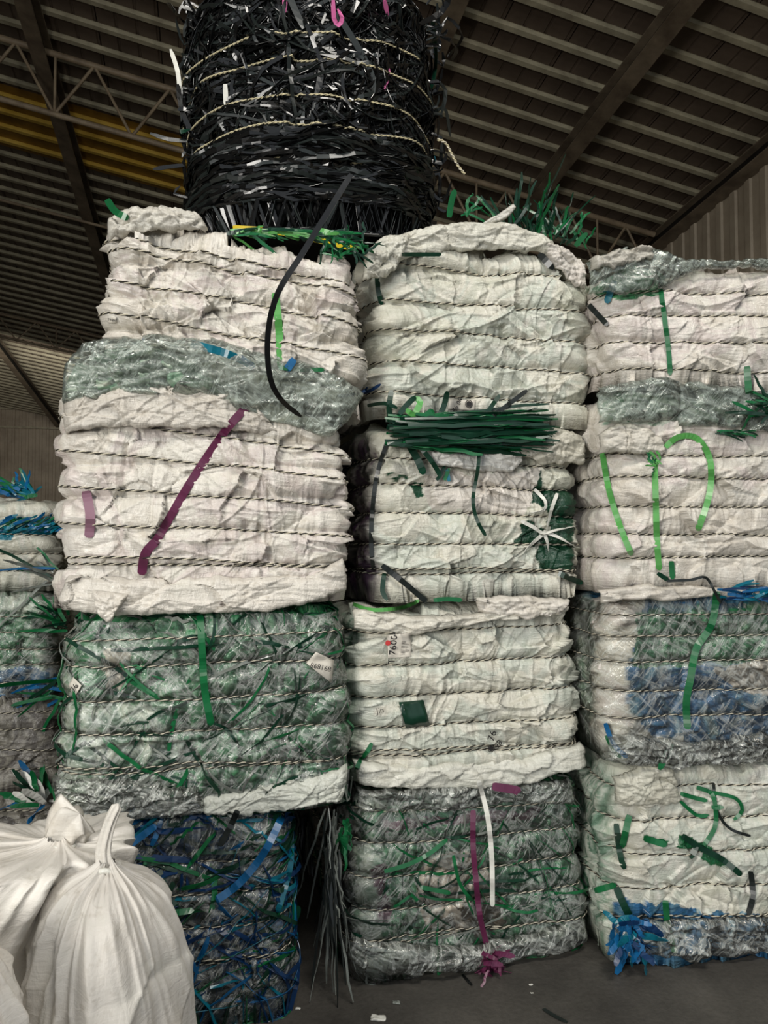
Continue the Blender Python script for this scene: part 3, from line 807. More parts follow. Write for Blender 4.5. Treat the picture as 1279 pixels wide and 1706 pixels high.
def text_on(txt, px, py, size_px, rot, parent, m=INK, off=.016, name='print', on_=None):
    h = hit(px, py); d = ray(px, py); dn = d / np.linalg.norm(d); D = (h[1] if h else 2.6) - off; p = CAM + dn * D
    cu = bpy.data.curves.new('t', 'FONT'); cu.body = txt; cu.size = size_px * D / F_ * 1.3; cu.extrude = .0004; cu.align_x = 'CENTER'; cu.align_y = 'CENTER'; cu.resolution_u = 2
    to = bpy.data.objects.new('t', cu); C.objects.link(to)
    me = bpy.data.meshes.new_from_object(to.evaluated_get(bpy.context.evaluated_depsgraph_get())); bpy.data.objects.remove(to); bpy.data.curves.remove(cu)
    me.name = name; me.materials.clear(); me.materials.append(m)
    q = Vector(-dn).to_track_quat('Z', 'Y')
    n = parent['n']; zax = Vector(n); xax = Vector(parent['u']); yax = Vector((0, 0, 1))
    M = Matrix((xax, yax, zax)).transposed().to_4x4() @ Matrix.Rotation(math.radians(rot), 4, 'Z')
    M.translation = Vector(p) - Vector(parent['base']); me.transform(M)
    return link(name, me, on_ or parent['root'])
def card_on(pxs, parent, m=PAPER, off=.009, name='paper_label', label=None):
    """small flat label with four photo corners, laid on the bale"""
    cx = sum(p[0] for p in pxs) / 4; cy = sum(p[1] for p in pxs) / 4; hs = [hit(*p) for p in pxs] + [hit(cx, cy)]
    D = min(h[1] for h in hs if h) ; 
    n_ = 7; V = []
    for i in range(n_):
        for j in range(n_):
            a, b = i / (n_ - 1), j / (n_ - 1)
            p = [(1 - a) * ((1 - b) * pxs[0][k] + b * pxs[1][k]) + a * ((1 - b) * pxs[3][k] + b * pxs[2][k]) for k in (0, 1)]
            d = ray(*p); d = d / np.linalg.norm(d); h = hit(*p); dd = h[1] if h and abs(h[1] - D) < .1 else D
            V.append(CAM + d * (dd - off))
    o = link(name, np_mesh(name, np.array(V) - parent['base'], gridq(n_, n_), m, True), parent['root'])
    s = o.modifiers.new('thickness', 'SOLIDIFY'); s.thickness = .0008
    if label: o['label'] = label
    return o

# ================================================================== THE STACKS
# ---- left stack, bottom to top
A5 = bale('A', (112, 1372), (482, 1352), (112, 0), (482, 0), [(1446, 1421), (1497, 1473), (1553, 1528), (1622, 1583)],
          'blue and green straps in clear film, bottom bale of the left stack', 51, floor_=True, palette='blue', mat=CORE, bulge=.012, lump=.014, midbulge=.03, amp=.5, double=True, depth=.68)
surface_ribbons(A5, 510, 420, [BLUE, DBLUE, DBLUE, GREEN, DGREEN, TEAL], (.15, .5), (.008, .018), (-.004, .004), 1.0)
film_over(A5, 511, .006, amp=.006)
A4 = bale('A', (112, 1030), (570, 1014), (98, 1368), (582, 1340), [(1051, 1043), (1109, 1099), (1171, 1150), (1227, 1203), (1288, 1266)],
          'green straps in clear film, second bale up in the left stack', 41, palette='green', mat=CORE, lump=.012, bulge=.014, double=True, depth=.68, amp=.6,
          patches=[([(85, 1290), (300, 1300), (300, 1370), (85, 1370)], 'greenw'), ([(170, 1085), (215, 1080), (225, 1135), (180, 1150)], lin(205, 195, 180)), ([(440, 1300), (590, 1270), (590, 1350), (440, 1350)], 'greenw'),
                   ([(130, 1170), (240, 1170), (330, 1270), (130, 1280)], 'greenw'), ([(85, 1060), (125, 1050), (130, 1300), (85, 1300)], 'greenw')])
surface_ribbons(A4, 410, 200, [GREEN, DGREEN, DGREEN, GREY, GREEN], (.12, .5), (.006, .014), (-.004, .003), 1.0)
film_over(A4, 412, .006, amp=.006)
A3 = bale('A', (108, 598), (568, 700), (98, 1018), (575, 1002), [(716, 740), (775, 780), (828, 832), (880, 885), (947, 938)],
          'white bale in the middle of the left stack crossed by a long diagonal purple tape', 31, palette='white', bulge=.02, double=True, crease=120, depth=.7)
A2 = bale('A', (185, 360), (596, 440), (178, 600), (603, 694), [(397, 425+5), (437, 470), (489, 520), (543, 576), (582, 640)],
          'white creased bale directly below the black bale', 21, palette='white', bulge=.02, crease=120, top_lump=.035, depth=.7, amp=1.15)
# ---- middle stack
B4 = bale('B', (592, 1318), (968, 1302), (592, 0), (975, 0), [(1352, 1330), (1407, 1376), (1459, 1427), (1516, 1473), (1571, 1526)],
          'bottom bale of the middle stack, clear film over green straps and stained lump', 44, floor_=True, palette='green', mat=CORE, lump=.012, bulge=.015, amp=.5, double=True, depth=.85, colside='shag',
          patches=[([(700, 1445), (735, 1420), (800, 1425), (820, 1470), (800, 1540), (760, 1560), (715, 1540), (690, 1490)], lin(205, 190, 175)), ([(590, 1565), (720, 1575), (720, 1625), (590, 1625)], 'greenw'),
                   ([(900, 1540), (985, 1520), (985, 1590), (880, 1590)], 'greenw'), ([(590, 1400), (625, 1400), (635, 1560), (590, 1580)], 'greenw'), ([(760, 1512), (800, 1500), (832, 1500), (850, 1535), (790, 1560)], lin(70, 54, 34)), ([(735, 1535), (760, 1530), (765, 1548), (742, 1552)], lin(60, 45, 30)), ([(640, 1370), (900, 1345), (900, 1360), (640, 1388)], lin(84, 44, 62)), ([(620, 1440), (640, 1440), (650, 1540), (630, 1540)], lin(84, 44, 62)), ([(910, 1400), (930, 1400), (935, 1540), (915, 1545)], lin(20, 90, 56)), ([(590, 1310), (960, 1300), (960, 1335), (590, 1345)], 'greenw')])
surface_ribbons(B4, 440, 240, [GREEN, GREEN, DGREEN, GREY], (.12, .5), (.006, .012), (-.004, .003), .8)
film_over(B4, 441, .006, amp=.006)
B3 = bale('B', (590, 1020), (950, 1008), (594, 1304), (972, 1280), [(1058, 1036), (1112, 1090), (1163, 1141), (1216, 1190), (1267, 1232)],
          'white bale in the middle stack with a square dark green patch and number label', 34, palette='whiteg', bulge=.024, crease=110, double=True,
          colside='greenw')
B2 = bale('B', (620, 715), (962, 738), (620, 1006), (968, 996), [(762, 779), (805, 818), (852, 861), (904, 910), (953, 956)],
          'white bale in the middle stack with a torn hole showing dark green at its right', 24, palette='whiteg', bulge=.022, crease=110, double=True,
          colside=[lin(26, 20, 28), lin(74, 66, 70), lin(60, 34, 62), lin(120, 116, 110), lin(30, 28, 26), lin(40, 72, 52)],
          patches=[([(860, 912), (862, 878), (884, 868), (896, 880), (915, 880), (920, 860), (885, 845), (884, 785), (900, 782), (908, 812), (962, 815), (964, 850), (950, 900), (955, 952), (897, 955), (900, 905)], lin(10, 56, 36)),
                   ([(680, 812), (700, 806), (706, 818), (690, 824)], lin(14, 70, 45)), ([(640, 788), (672, 795), (672, 803), (650, 800)], lin(14, 70, 45)),
                   ([(700, 790), (900, 780), (880, 860), (720, 850)], lin(208, 201, 192))])
B1 = bale('B', (632, 400), (975, 432), (622, 696), (988, 720), [(446, 464), (503, 520), (552, 570), (606, 618), (655, 672)],
          'white creased bale at the top of the middle stack, right of the black bale', 14, palette='whiteg', bulge=.026, crease=120, top_lump=.03, amp=1.1)
# ---- right stack
C4 = bale('C', (1018, 1280), (1440, 1270), (1018, 0), (1440, 0), [(1317, 1296), (1367, 1352), (1416, 1408), (1476, 1463), (1541, 1510)],
          'bottom bale of the right stack, white with scattered green strap scraps', 43, floor_=True, palette='whiteg', bulge=.014, double=True, colside='greenw', depth=.85, nl=80, rc=.1, lump=.016,
          patches=[([(1020, 1500), (1279, 1530), (1460, 1530), (1460, 1640), (1020, 1640)], 'bluefilm'), ([(1130, 1395), (1170, 1405), (1210, 1440), (1195, 1447), (1160, 1420), (1125, 1410)], lin(14, 90, 50)), ([(1075, 1392), (1115, 1402), (1110, 1412), (1075, 1402)], lin(14, 90, 50))])
C3 = bale('C', (1006, 992), (1440, 988), (1012, 1272), (1440, 1262), [(1020, 1000), (1066, 1046), (1104, 1092), (1151, 1141), (1200, 1175)],
          'right stack bale with blue film bulging out of its front behind clear wrap', 33, palette='bluefilm', mat=CORE, amp=.5, bulge=.010, colside='greenw', nl=80, rc=.1, lump=.02, midbulge=.05,
          patches=[([(985, 985), (1080, 985), (1060, 1040), (1045, 1110), (1050, 1180), (1085, 1225), (1140, 1230), (1140, 1280), (985, 1280)], 'white'), ([(1060, 1020), (1290, 1005), (1290, 1105), (1050, 1110)], 'green'),
                   ([(1190, 1115), (1290, 1095), (1290, 1160), (1220, 1150)], lin(170, 160, 150)), ([(1120, 1240), (1279, 1235), (1279, 1280), (1120, 1280)], lin(150, 145, 135))])
film_over(C3, 331, .006, amp=.006)
C2 = bale('C', (1012, 650), (1440, 672), (1008, 990), (1440, 985), [(758, 764), (796, 799), (843, 848), (888, 893), (929, 927)],
          'right stack bale with three light green straps hanging down its white front', 23, palette='white', bulge=.014, nl=80, rc=.1, colside='white',
          patches=[([(990, 620), (1460, 620), (1460, 706), (1000, 706)], 'greenw')])
C1 = bale('C', (1012, 448), (1440, 450), (1012, 642), (1440, 664), [(481, 498), (521, 538), (562, 590), (612, 636)],
          'top bale of the right stack, white with one narrow dark green strap down its front', 13, palette='white', bulge=.014, nl=60, rc=.1, rows=110,
          patches=[([(980, 400), (1118, 420), (1100, 488), (1040, 500), (980, 484)], 'green')])
# ---- black bale on top of the left stack (barrel-like)
K1 = bale('K', (322, -70), (742, -60), (322, 370), (738, 394), [(68, 98), (110, 142), (165, 205), (208, 250), (264, 296)],
          'black bale of tangled glossy straps on top of the left stack', 61, palette='black', mat=BLACKCORE, rope_mats=(2, 2), rc=.3, rv=.1, bulge=.012, lump=.02, depth=.70, rope_r=.0034, nf=120, rows=90, midbulge=.12, rope_out=.026, stuffname='compressed_core')
def upper(B):
    nr = B['Wp'].shape[0]; return 18, 12 + B['nl'] + 28 + B['nf'] + 16, 15 + int(B['rows'] * .24), nr - 6
def low(B):
    nr = B['Wp'].shape[0]; return 18, 12 + B['nl'] + 28 + B['nf'] + 16, 9, 15 + int(B['rows'] * .27)
for i in range(3):
    surface_ribbons(K1, 610 + i, 620, [BLACK, BLACK, BLACK, BLACK2], (.15, .7), (.006, .015), (-.004, .010 + .004 * i), [.35, .9, 1.6][i], name='strap_tangle', wander=1.2, region=upper)
surface_ribbons(K1, 620, 1100, [BLACK, BLACK, BLACK2], (.2, .6), (.008, .016), (0, .035), .12, region=low, name='strap_layers', wander=.25)
# ---- far pile on the left
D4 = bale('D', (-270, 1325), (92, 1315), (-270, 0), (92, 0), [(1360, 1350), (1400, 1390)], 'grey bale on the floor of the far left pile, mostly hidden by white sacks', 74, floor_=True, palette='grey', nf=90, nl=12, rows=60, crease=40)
D3 = bale('D', (-270, 1168), (98, 1160), (-270, 1325), (98, 1315), [(1186, 1182), (1218, 1218), (1250, 1252), (1282, 1286)], 'grey bale in the far left pile below the green film bale', 73, palette='grey', nf=110, nl=12, rows=70, crease=60, bulge=.012)
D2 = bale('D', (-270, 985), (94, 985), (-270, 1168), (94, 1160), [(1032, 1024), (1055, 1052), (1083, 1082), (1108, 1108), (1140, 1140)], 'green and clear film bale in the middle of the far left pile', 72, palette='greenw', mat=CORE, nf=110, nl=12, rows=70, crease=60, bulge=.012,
          patches=[([(-100, 1120), (120, 1110), (120, 1170), (-100, 1170)], 'bluefilm'), ([(0, 1020), (110, 1020), (110, 1100), (0, 1110)], 'green')])
film_over(D2, 721, .006, amp=.006)
D1 = bale('D', (-270, 828), (92, 838), (-270, 985), (92, 985), [(866, 868), (888, 890), (922, 922), (950, 950)], 'top bale of the far left pile, white film with a band of blue straps', 71, palette='whiteg', nf=110, nl=12, rows=70, crease=60, bulge=.02,
          patches=[([(-20, 866), (110, 866), (110, 892), (-20, 896)], lin(10, 110, 130))])
# ---- shaggy bale in the gap behind the left and middle stacks
G1 = bale('G', (468, 1200), (600, 1200), (468, 0), (600, 0), [(1250, 1250), (1330, 1330), (1400, 1400)], 'dark shredded film bale standing in the gap between left and middle stacks', 81, floor_=True, palette='shag', mat=CORE, depth=.5, nf=60, nl=20, rows=70, crease=20, rc=.05)
def shreds(B, seed, n, mats, name='shred_fringe'):
    return surface_ribbons(B, seed, n, mats, (.12, .45), (.004, .014), (0, .05), .25, name=name)

# vertical shreds hanging in the gap
plume(528, 1370, .12, 'G', 811, 170, [GREY, BLACK2, GREY, BLACK2], (.15, .5), .25, -math.pi / 2, (44, 25), (.004, .012), parent=G1, name='hanging_shreds', droop=.0)
plume(552, 1400, .0, 'B', 812, 60, [GREY, BLACK2, GREY], (.1, .45), .2, -math.pi / 2, (12, 60), (.004, .010), parent=G1, name='hanging_shreds', droop=.0)

# ================================================================== loose sheets on the bales
sheet('A', [(100, 640), (118, 585), (160, 562), (300, 555), (430, 580), (560, 620), (610, 650)], [(100, 668), (200, 660), (330, 655), (420, 690), (500, 712), (545, 725), (580, 700)], A3, FILMG, 301, .05, amp=.016, label='greenish clear film sheet')
sheet('A', [(104, 640), (130, 600), (200, 580), (300, 590), (360, 640)], [(104, 662), (180, 655), (250, 650), (330, 650), (370, 665)], A3, CORE, 303, .035, amp=.014, palette='g', name='film_fold')
sheet('A', [(100, 662), (170, 650), (260, 640), (360, 648), (420, 670)], [(104, 716), (190, 712), (300, 712), (400, 714), (470, 722)], A3, SHEET, 302, .045, amp=.012, color=lin(196, 190, 180), name='sheet_fold')
sheet('A', [(110, 958), (250, 965), (400, 960), (520, 955), (575, 930)], [(92, 1000), (150, 1024), (300, 1022), (450, 1018), (580, 985)], A3, SHEET, 304, .045, amp=.010, color=lin(212, 206, 196), name='sheet_fold')
sheet('A', [(150, 985), (215, 990)], [(160, 1022), (176, 1036), (184, 1034), (192, 1018)], A3, SHEET, 305, .075, nx=40, ny=40, amp=.006, color=lin(208, 202, 192), name='hanging_flap', ragged=3)
sheet('A', [(85, 1300), (200, 1300), (330, 1320)], [(90, 1350), (150, 1368), (260, 1366), (350, 1358)], A4, FILM, 401, .05, amp=.012)
sheet('A', [(330, 1330), (450, 1312), (582, 1280)], [(340, 1360), (450, 1358), (575, 1335)], A4, SHEET, 402, .04, amp=.010, color=lin(190, 192, 182), name='sheet_fold')
sheet('A', [(178, 365), (200, 345), (250, 340), (330, 350)], [(178, 395), (250, 385), (330, 380), (345, 372)], A2, SHEET, 201, .03, amp=.012, color=lin(196, 192, 182), name='sheet_fold', nx=80, ny=30)
# middle stack top: draped torn sheets
sheet('B', [(645, 395), (700, 378), (760, 368), (850, 370), (930, 400)], [(630, 440), (700, 422), (800, 414), (900, 418), (925, 440)], B1, SHEET, 101, .045, amp=.014, color=lin(204, 202, 190), name='sheet_fold', nx=120, ny=44)
sheet('B', [(610, 415), (640, 392), (690, 385)], [(606, 460), (640, 458), (664, 440)], B1, SHEET, 102, .08, amp=.012, nx=50, ny=40, color=lin(200, 198, 186), name='torn_flap', ragged=5)
sheet('B', [(900, 402), (945, 405), (975, 430)], [(925, 440), (955, 470), (982, 480)], B1, SHEET, 103, .05, amp=.012, nx=60, ny=40, color=lin(206, 200, 192), name='torn_flap', ragged=5)
sheet('B', [(800, 372), (830, 355), (858, 336)], [(812, 376), (845, 362), (862, 342)], B1, SHEET, 104, .03, amp=.004, nx=40, ny=12, color=lin(200, 198, 190), name='torn_flap', ragged=2)
sheet('B', [(700, 745), (780, 752), (870, 748)], [(725, 775), (790, 782), (845, 784), (875, 768)], B2, SHEET, 241, .05, amp=.010, nx=80, ny=30, color=lin(206, 204, 198), name='torn_flap')
sheet('B', [(865, 738), (920, 712), (975, 726)], [(870, 762), (930, 775), (978, 768)], B2, SHEET, 242, .05, amp=.010, nx=60, ny=36, color=lin(188, 184, 170), name='sheet_fold')
sheet('B', [(592, 1018), (650, 1022), (720, 1030), (800, 1022), (955, 1010)], [(594, 1048), (660, 1056), (722, 1052), (800, 1038), (950, 1020)], B3, SHEET, 341, .05, amp=.011, nx=120, ny=30, color=lin(206, 202, 190), name='sheet_fold')
sheet('B', [(800, 1000), (880, 992), (955, 1000)], [(805, 1020), (880, 1030), (940, 1024)], B3, SHEET, 342, .065, amp=.012, nx=60, ny=24, color=lin(206, 200, 190), name='sheet_fold')
sheet('B', [(594, 1275), (700, 1278), (850, 1265), (978, 1240)], [(600, 1308), (700, 1314), (850, 1310), (985, 1280)], B3, SHEET, 343, .04, amp=.010, nx=130, ny=26, color=lin(206, 205, 194), name='sheet_fold')
sheet('B', [(600, 1318), (750, 1312), (960, 1305)], [(600, 1352), (750, 1350), (880, 1338), (965, 1345)], B4, FILM, 442, .04, amp=.012, nx=120, ny=30)
sheet('B', [(592, 1570), (700, 1580), (850, 1570), (980, 1525)], [(585, 1612), (650, 1626), (800, 1618), (985, 1575)], B4, FILM, 443, .05, amp=.012, nx=130, ny=40)
# right stack
sheet('C', [(985, 432), (1020, 415), (1080, 405), (1150, 428), (1300, 428)], [(988, 482), (1040, 488), (1100, 480), (1160, 450), (1300, 445)], C1, FILMG, 131, .04, amp=.012, nx=130, ny=40, label='greenish clear film sheet')
sheet('C', [(990, 425), (1030, 415), (1090, 408)], [(990, 445), (1040, 440), (1095, 425)], C1, SHEET, 132, .06, amp=.010, nx=60, ny=20, color=lin(176, 172, 162), name='sheet_fold')
sheet('C', [(1000, 640), (1100, 628), (1200, 640), (1420, 655)], [(1004, 705), (1100, 700), (1200, 712), (1420, 720)], C2, FILMG, 231, .05, amp=.016, nx=150, ny=46, label='greenish clear film sheet')
sheet('C', [(1004, 720), (1040, 702), (1100, 722), (1112, 750)], [(1004, 752), (1050, 756), (1090, 756), (1108, 756)], C2, SHEET, 232, .035, amp=.008, nx=70, ny=30, color=lin(200, 195, 184), name='sheet_fold')
sheet('C', [(1005, 985), (1100, 975), (1250, 980), (1420, 975)], [(1008, 1004), (1100, 1000), (1250, 996), (1420, 990)], C3, SHEET, 332, .045, amp=.010, nx=130, ny=16, color=lin(196, 190, 180), name='sheet_fold')
sheet('C', [(1020, 1225), (1150, 1235), (1290, 1225)], [(1018, 1272), (1150, 1280), (1290, 1270)], C3, FILM, 333, .05, amp=.014, nx=120, ny=40)
sheet('C', [(1030, 1300), (1070, 1282), (1125, 1275)], [(1032, 1345), (1080, 1345), (1140, 1340)], C4, SHEET, 431, .035, amp=.008, nx=60, ny=40, color=lin(192, 190, 176), name='torn_flap')
sheet('C', [(1030, 1545), (1150, 1535), (1300, 1528)], [(1030, 1592), (1150, 1600), (1300, 1592)], C4, FILM, 432, .04, amp=.012, nx=120, ny=40)

exec_details = True
# ================================================================== straps and tapes lying on the bales
strap([(412, 676), (372, 722), (318, 802), (283, 862), (258, 905)], 13, PURPLE, A3, label='long diagonal purple tape', name='tape')
strap([(262, 900), (242, 922), (236, 958)], 14, PURPLE, A3, label='purple tape end', name='tape')
strap([(143, 818), (150, 858), (148, 896)], 14, mat_plain('faded_purple_tape', lin(128, 92, 108), .4), A3, label='faded purple tape piece', name='tape')
strap([(458, 488), (464, 540), (468, 612)], 12, BGREEN, A2, label='light green strap')
strap([(318, 572), (380, 590), (424, 612)], 12, TEAL, A3, off=.03, label='blue strap end')
strap([(424, 612), (398, 592)], 8, BLUE, A3, off=.032, label='blue strap end')
strap([(490, 598), (476, 618)], 12, BLUE, A3, off=.03, label='blue strap end')
strap([(462, 612), (500, 616), (540, 616)], 7, GREEN, A3, off=.03, label='green strap end')
strap([(178, 332), (192, 352), (214, 364)], 10, GREEN, A2, label='green strap end')
strap([(388, 380), (440, 384), (490, 390), (540, 402), (592, 414)], 9, YELLOW, A2, off=.055, label='yellow strap along the top edge')
plume(470, 388, .0, 'A', 211, 60, [GREEN, GREEN, BGREEN, DGREEN], (.04, .12), .5, -.1, (100, 6), (.006, .013), parent=A2, name='green_strap_scraps')
plume(572, 412, .02, 'A', 212, 40, [GREEN, GREEN, DGREEN], (.03, .09), 2.5, .4, (36, 14), (.005, .010), parent=A2, name='green_strap_scraps')
strap([(333, 1024), (337, 1090), (341, 1150), (352, 1208)], 11, GREEN, A4, label='vertical green strap')
strap([(432, 990), (430, 1040)], 10, GREEN, A4, off=.04, label='green strap end') if False else None
strap([(396, 1350), (382, 1380), (366, 1410)], 9, BLACK2, A5, off=.03, label='dark strap end')
strap([(470, 1360), (440, 1420), (400, 1470), (360, 1500)], 11, BLUE, A5, off=.012, label='blue strap')
strap([(483, 1360), (484, 1440), (462, 1520)], 8, TEAL, A5, off=.012, label='teal strap')
strap([(200, 1420), (260, 1375)], 10, BLUE, A5, off=.02, label='blue strap')
# middle stack
strap([(628, 460), (630, 485), (636, 508)], 8, DGREEN, B1, label='dark green strap')
strap([(898, 422), (910, 436), (922, 448)], 10, BLACK2, B1, off=.03, label='dark strap end')
strap([(670, 424), (735, 424)], 6, DGREEN, B1, off=.03, label='dark green strap')
strap([(645, 735), (628, 790), (620, 850), (618, 905), (622, 950)], 7, BLACK2, B2, label='dark strap down the left edge')
strap([(797, 705), (797, 770), (788, 830), (794, 865), (809, 893)], 6, DGREEN, B2, off=.03, label='thin dark green strap hanging down the front')
strap([(636, 942), (672, 970), (712, 1004)], 9, BLACK2, B2, off=.02, label='dark green strap end')
strap([(640, 955), (637, 985), (645, 1000)], 8, DGREEN, B2, off=.02, label='dark green strap end')
strap([(930, 955), (970, 972)], 9, DGREEN, B2, off=.02, label='dark green strap end')
strap([(678, 735), (695, 765), (706, 790)], 12, DGREEN, B2, off=.035, label='dark green strap end')
strap([(696, 740), (720, 770), (734, 794)], 8, DGREEN, B2, off=.035, label='dark green strap end')
for i, (a_, b_) in enumerate([((732, 792), (741, 776)), ((740, 800), (748, 780)), ((748, 802), (744, 782)), ((727, 800), (738, 786))]):
    strap([a_, ((a_[0] + b_[0]) / 2, (a_[1] + b_[1]) / 2), b_], 6, [DGREEN, GREEN, TEAL, DGREEN][i], B2, off=.02)
# white twisted strips across the torn hole
for pp in [[(868, 868), (888, 878), (905, 888), (930, 882), (960, 876)], [(928, 822), (918, 850), (910, 886)], [(906, 888), (912, 905), (913, 918)], [(904, 890), (890, 902), (872, 920)], [(890, 815), (908, 835), (905, 850), (880, 855)], [(905, 885), (930, 895), (958, 910)]]:
    strap(pp, 6, WHITE, B2, off=.014, twist=1.6, name='twisted_strip')
# thick bundle of dark green straps between the two upper bales
def bundle(seed, n, x0, x1, y0, y1, off, mats, B, w=(.008, .016), curve=0):
    rs = np.random.RandomState(seed); V = []; Q = []; MI = []; k = 0
    for i in range(n):
        xa = x0 + rs.uniform(0, .35) * (x1 - x0); xb = xa + rs.uniform(.35, .85) * (x1 - x0); xb = min(xb, x1 + rs.uniform(-20, 8)); yy = rs.uniform(y0, y1); o = off + rs.uniform(-.03, .03)
        dy = rs.normal(0, 9); pts = [on('B', xa + (xb - xa) * f, yy + curve * f * (1 - f) * 4 + dy * f + rs.normal(0, 1.2), o + .01 * math.sin(f * 4 + i)) for f in np.linspace(0, 1, 9)]
        v, q = ribbon_geo(pts, rs.uniform(*w), np.array([rs.normal(.2, .2), -1, rs.normal(.1, .7)]), rs.normal(0, .6)); V.append(v); Q.append(q + k); MI.append(np.full(len(q), rs.randint(len(mats)))); k += len(v)
    o = link('strap_bundle', np_mesh('strap_bundle', np.concatenate(V) - B['base'], np.concatenate(Q), mats, False, None, np.concatenate(MI)), B['root']); o['kind'] = 'stuff'; o['label'] = 'thick bundle of dark green straps'
bundle(901, 190, 640, 925, 690, 742, .07, [DGREEN, DGREEN, DGREEN, GREEN], B2, curve=0)
for pp, w_, m_ in [([(652, 705), (648, 680), (652, 650)], 9, DGREEN), ([(690, 690), (700, 670), (690, 662)], 10, BGREEN), ([(724, 702), (738, 680), (745, 652)], 9, DGREEN), ([(806, 695), (820, 675), (832, 658)], 7, DGREEN),
                   ([(815, 697), (845, 675), (878, 650)], 7, BLACK2), ([(612, 676), (640, 672), (662, 680)], 6, DGREEN), ([(665, 690), (680, 672), (693, 660)], 9, DGREEN), ([(700, 700), (714, 690), (722, 684)], 12, GREEN), ([(676, 682), (690, 692), (706, 690)], 9, BGREEN)]:
    strap(pp, w_, m_, B2, off=.07, label='strap end sticking out of the green bundle')
strap([(585, 1005), (620, 1016), (670, 1012), (698, 1000)], 6, BGREEN, B3, off=.06, label='bright green strap')
strap([(722, 1000), (745, 998), (770, 1000)], 7, GREEN, B3, off=.06, label='green strap end')
card_on([(664, 1170), (705, 1166), (716, 1208), (676, 1213)], B3, DGREEN, .010, 'patch', 'square dark green patch')
strap([(619, 1238), (612, 1252), (602, 1264)], 7, GREEN, B3, off=.01, label='green strap end')
strap([(601, 1264), (592, 1285)], 7, GREEN, B3, off=.02)
strap([(797, 1300), (812, 1360), (819, 1430), (820, 1510)], 7, WHITE, B4, off=.03, label='white strap hanging down')
strap([(788, 1350), (788, 1410), (793, 1470), (800, 1530), (815, 1590)], 8, PURPLE, B4, off=.02, label='purple tape down the middle', name='tape')
plume(815, 1600, .07, 'B', 445, 26, [PURPLE], (.02, .07), 2.0, -.9, (12, 18), (.008, .018), parent=B4, name='purple_tape_scraps', label='purple tape knot')
strap([(820, 1310), (858, 1316), (865, 1320)], 12, PURPLE, B4, off=.05, label='purple tape piece', name='tape')
strap([(755, 1425), (765, 1470), (785, 1500)], 5, GREEN, B4, off=.02)
strap([(640, 1452), (680, 1440), (715, 1422), (745, 1398)], 6, GREEN, B4, off=.016)
strap([(700, 1478), (750, 1488)], 6, GREEN, B4, off=.016)
plume(572, 1380, .03, 'B', 446, 12, [GREEN], (.03, .08), .6, -1.3, (7, 20), (.008, .016), parent=B4, name='green_strap_scraps')
# right stack
strap([(1100, 482), (1108, 540), (1114, 590), (1116, 625)], 7, GREEN, C1, label='narrow green strap')
strap([(1063, 445), (1070, 478)], 7, GREEN, C1, off=.05, label='green strap end')
strap([(1024, 468), (1016, 488), (1010, 505)], 10, TEAL, C1, off=.02, label='teal strap end')
strap([(978, 505), (995, 524), (1012, 542)], 8, BLACK2, None, off=.012, label='short dark strap poking out beside the narrow green strap bale', name='loose_strap')
strap([(1003, 755), (1015, 820), (1034, 880), (1052, 925)], 9, BGREEN, C2, off=.01, label='light green strap, left of three')
strap([(1090, 765), (1092, 830), (1094, 900), (1098, 950)], 9, BGREEN, C2, off=.01, label='light green strap, middle of three')
strap([(1108, 745), (1130, 728), (1160, 730), (1182, 765), (1182, 820), (1162, 884)], 9, BGREEN, C2, off=.02, label='light green strap, curling right one of three')
plume(1092, 772, .05, 'C', 234, 14, [BGREEN, GREEN], (.02, .045), 3, 1, (8, 10), (.006, .010), parent=C2, name='strap_knot', label='light green strap knot')
strap([(1030, 655), (1038, 680), (1048, 702)], 8, GREEN, C2, off=.04, label='green strap end')
strap([(1244, 610), (1246, 640), (1252, 660), (1300, 700)], 9, GREEN, C2, off=.05, label='green strap')
plume(1290, 680, .06, 'C', 235, 40, [GREEN, DGREEN], (.05, .15), 1.0, 2.8, (26, 14), (.006, .014), parent=C2, name='green_strap_scraps')
plume(1215, 720, .05, 'C', 236, 20, [GREEN, DGREEN], (.03, .08), .5, 0, (30, 3), (.004, .008), parent=C2, name='green_strap_scraps')
strap([(1118, 935), (1120, 965)], 8, GREEN, C2, off=.02, label='green strap end')
strap([(1095, 955), (1115, 968)], 7, DGREEN, C2, off=.02)
strap([(1110, 968), (1150, 966), (1175, 962), (1190, 985), (1200, 1005)], 4, BLACK2, C3, off=.06, label='thin dark strap along the top')
strap([(1194, 985), (1185, 1040), (1160, 1080), (1150, 1130), (1143, 1170), (1145, 1215)], 10, GREEN, C3, off=.02, label='green strap down the front')
strap([(1118, 1240), (1108, 1262), (1098, 1282)], 8, GREEN, C3, off=.03, label='green strap end')
plume(1250, 990, .06, 'C', 334, 70, [BLUE, DBLUE, TEAL], (.05, .16), .5, .1, (60, 9), (.006, .014), parent=C3, name='blue_strap_scraps')
strap([(1292, 992), (1284, 975), (1288, 955)], 7, BLUE, C3, off=.07)
strap([(1008, 1205), (1022, 1240), (1045, 1262)], 7, BLUE, C3, off=.02, label='blue strap')
strap([(1010, 1225), (1022, 1250), (1034, 1262)], 7, GREEN, C3, off=.02)
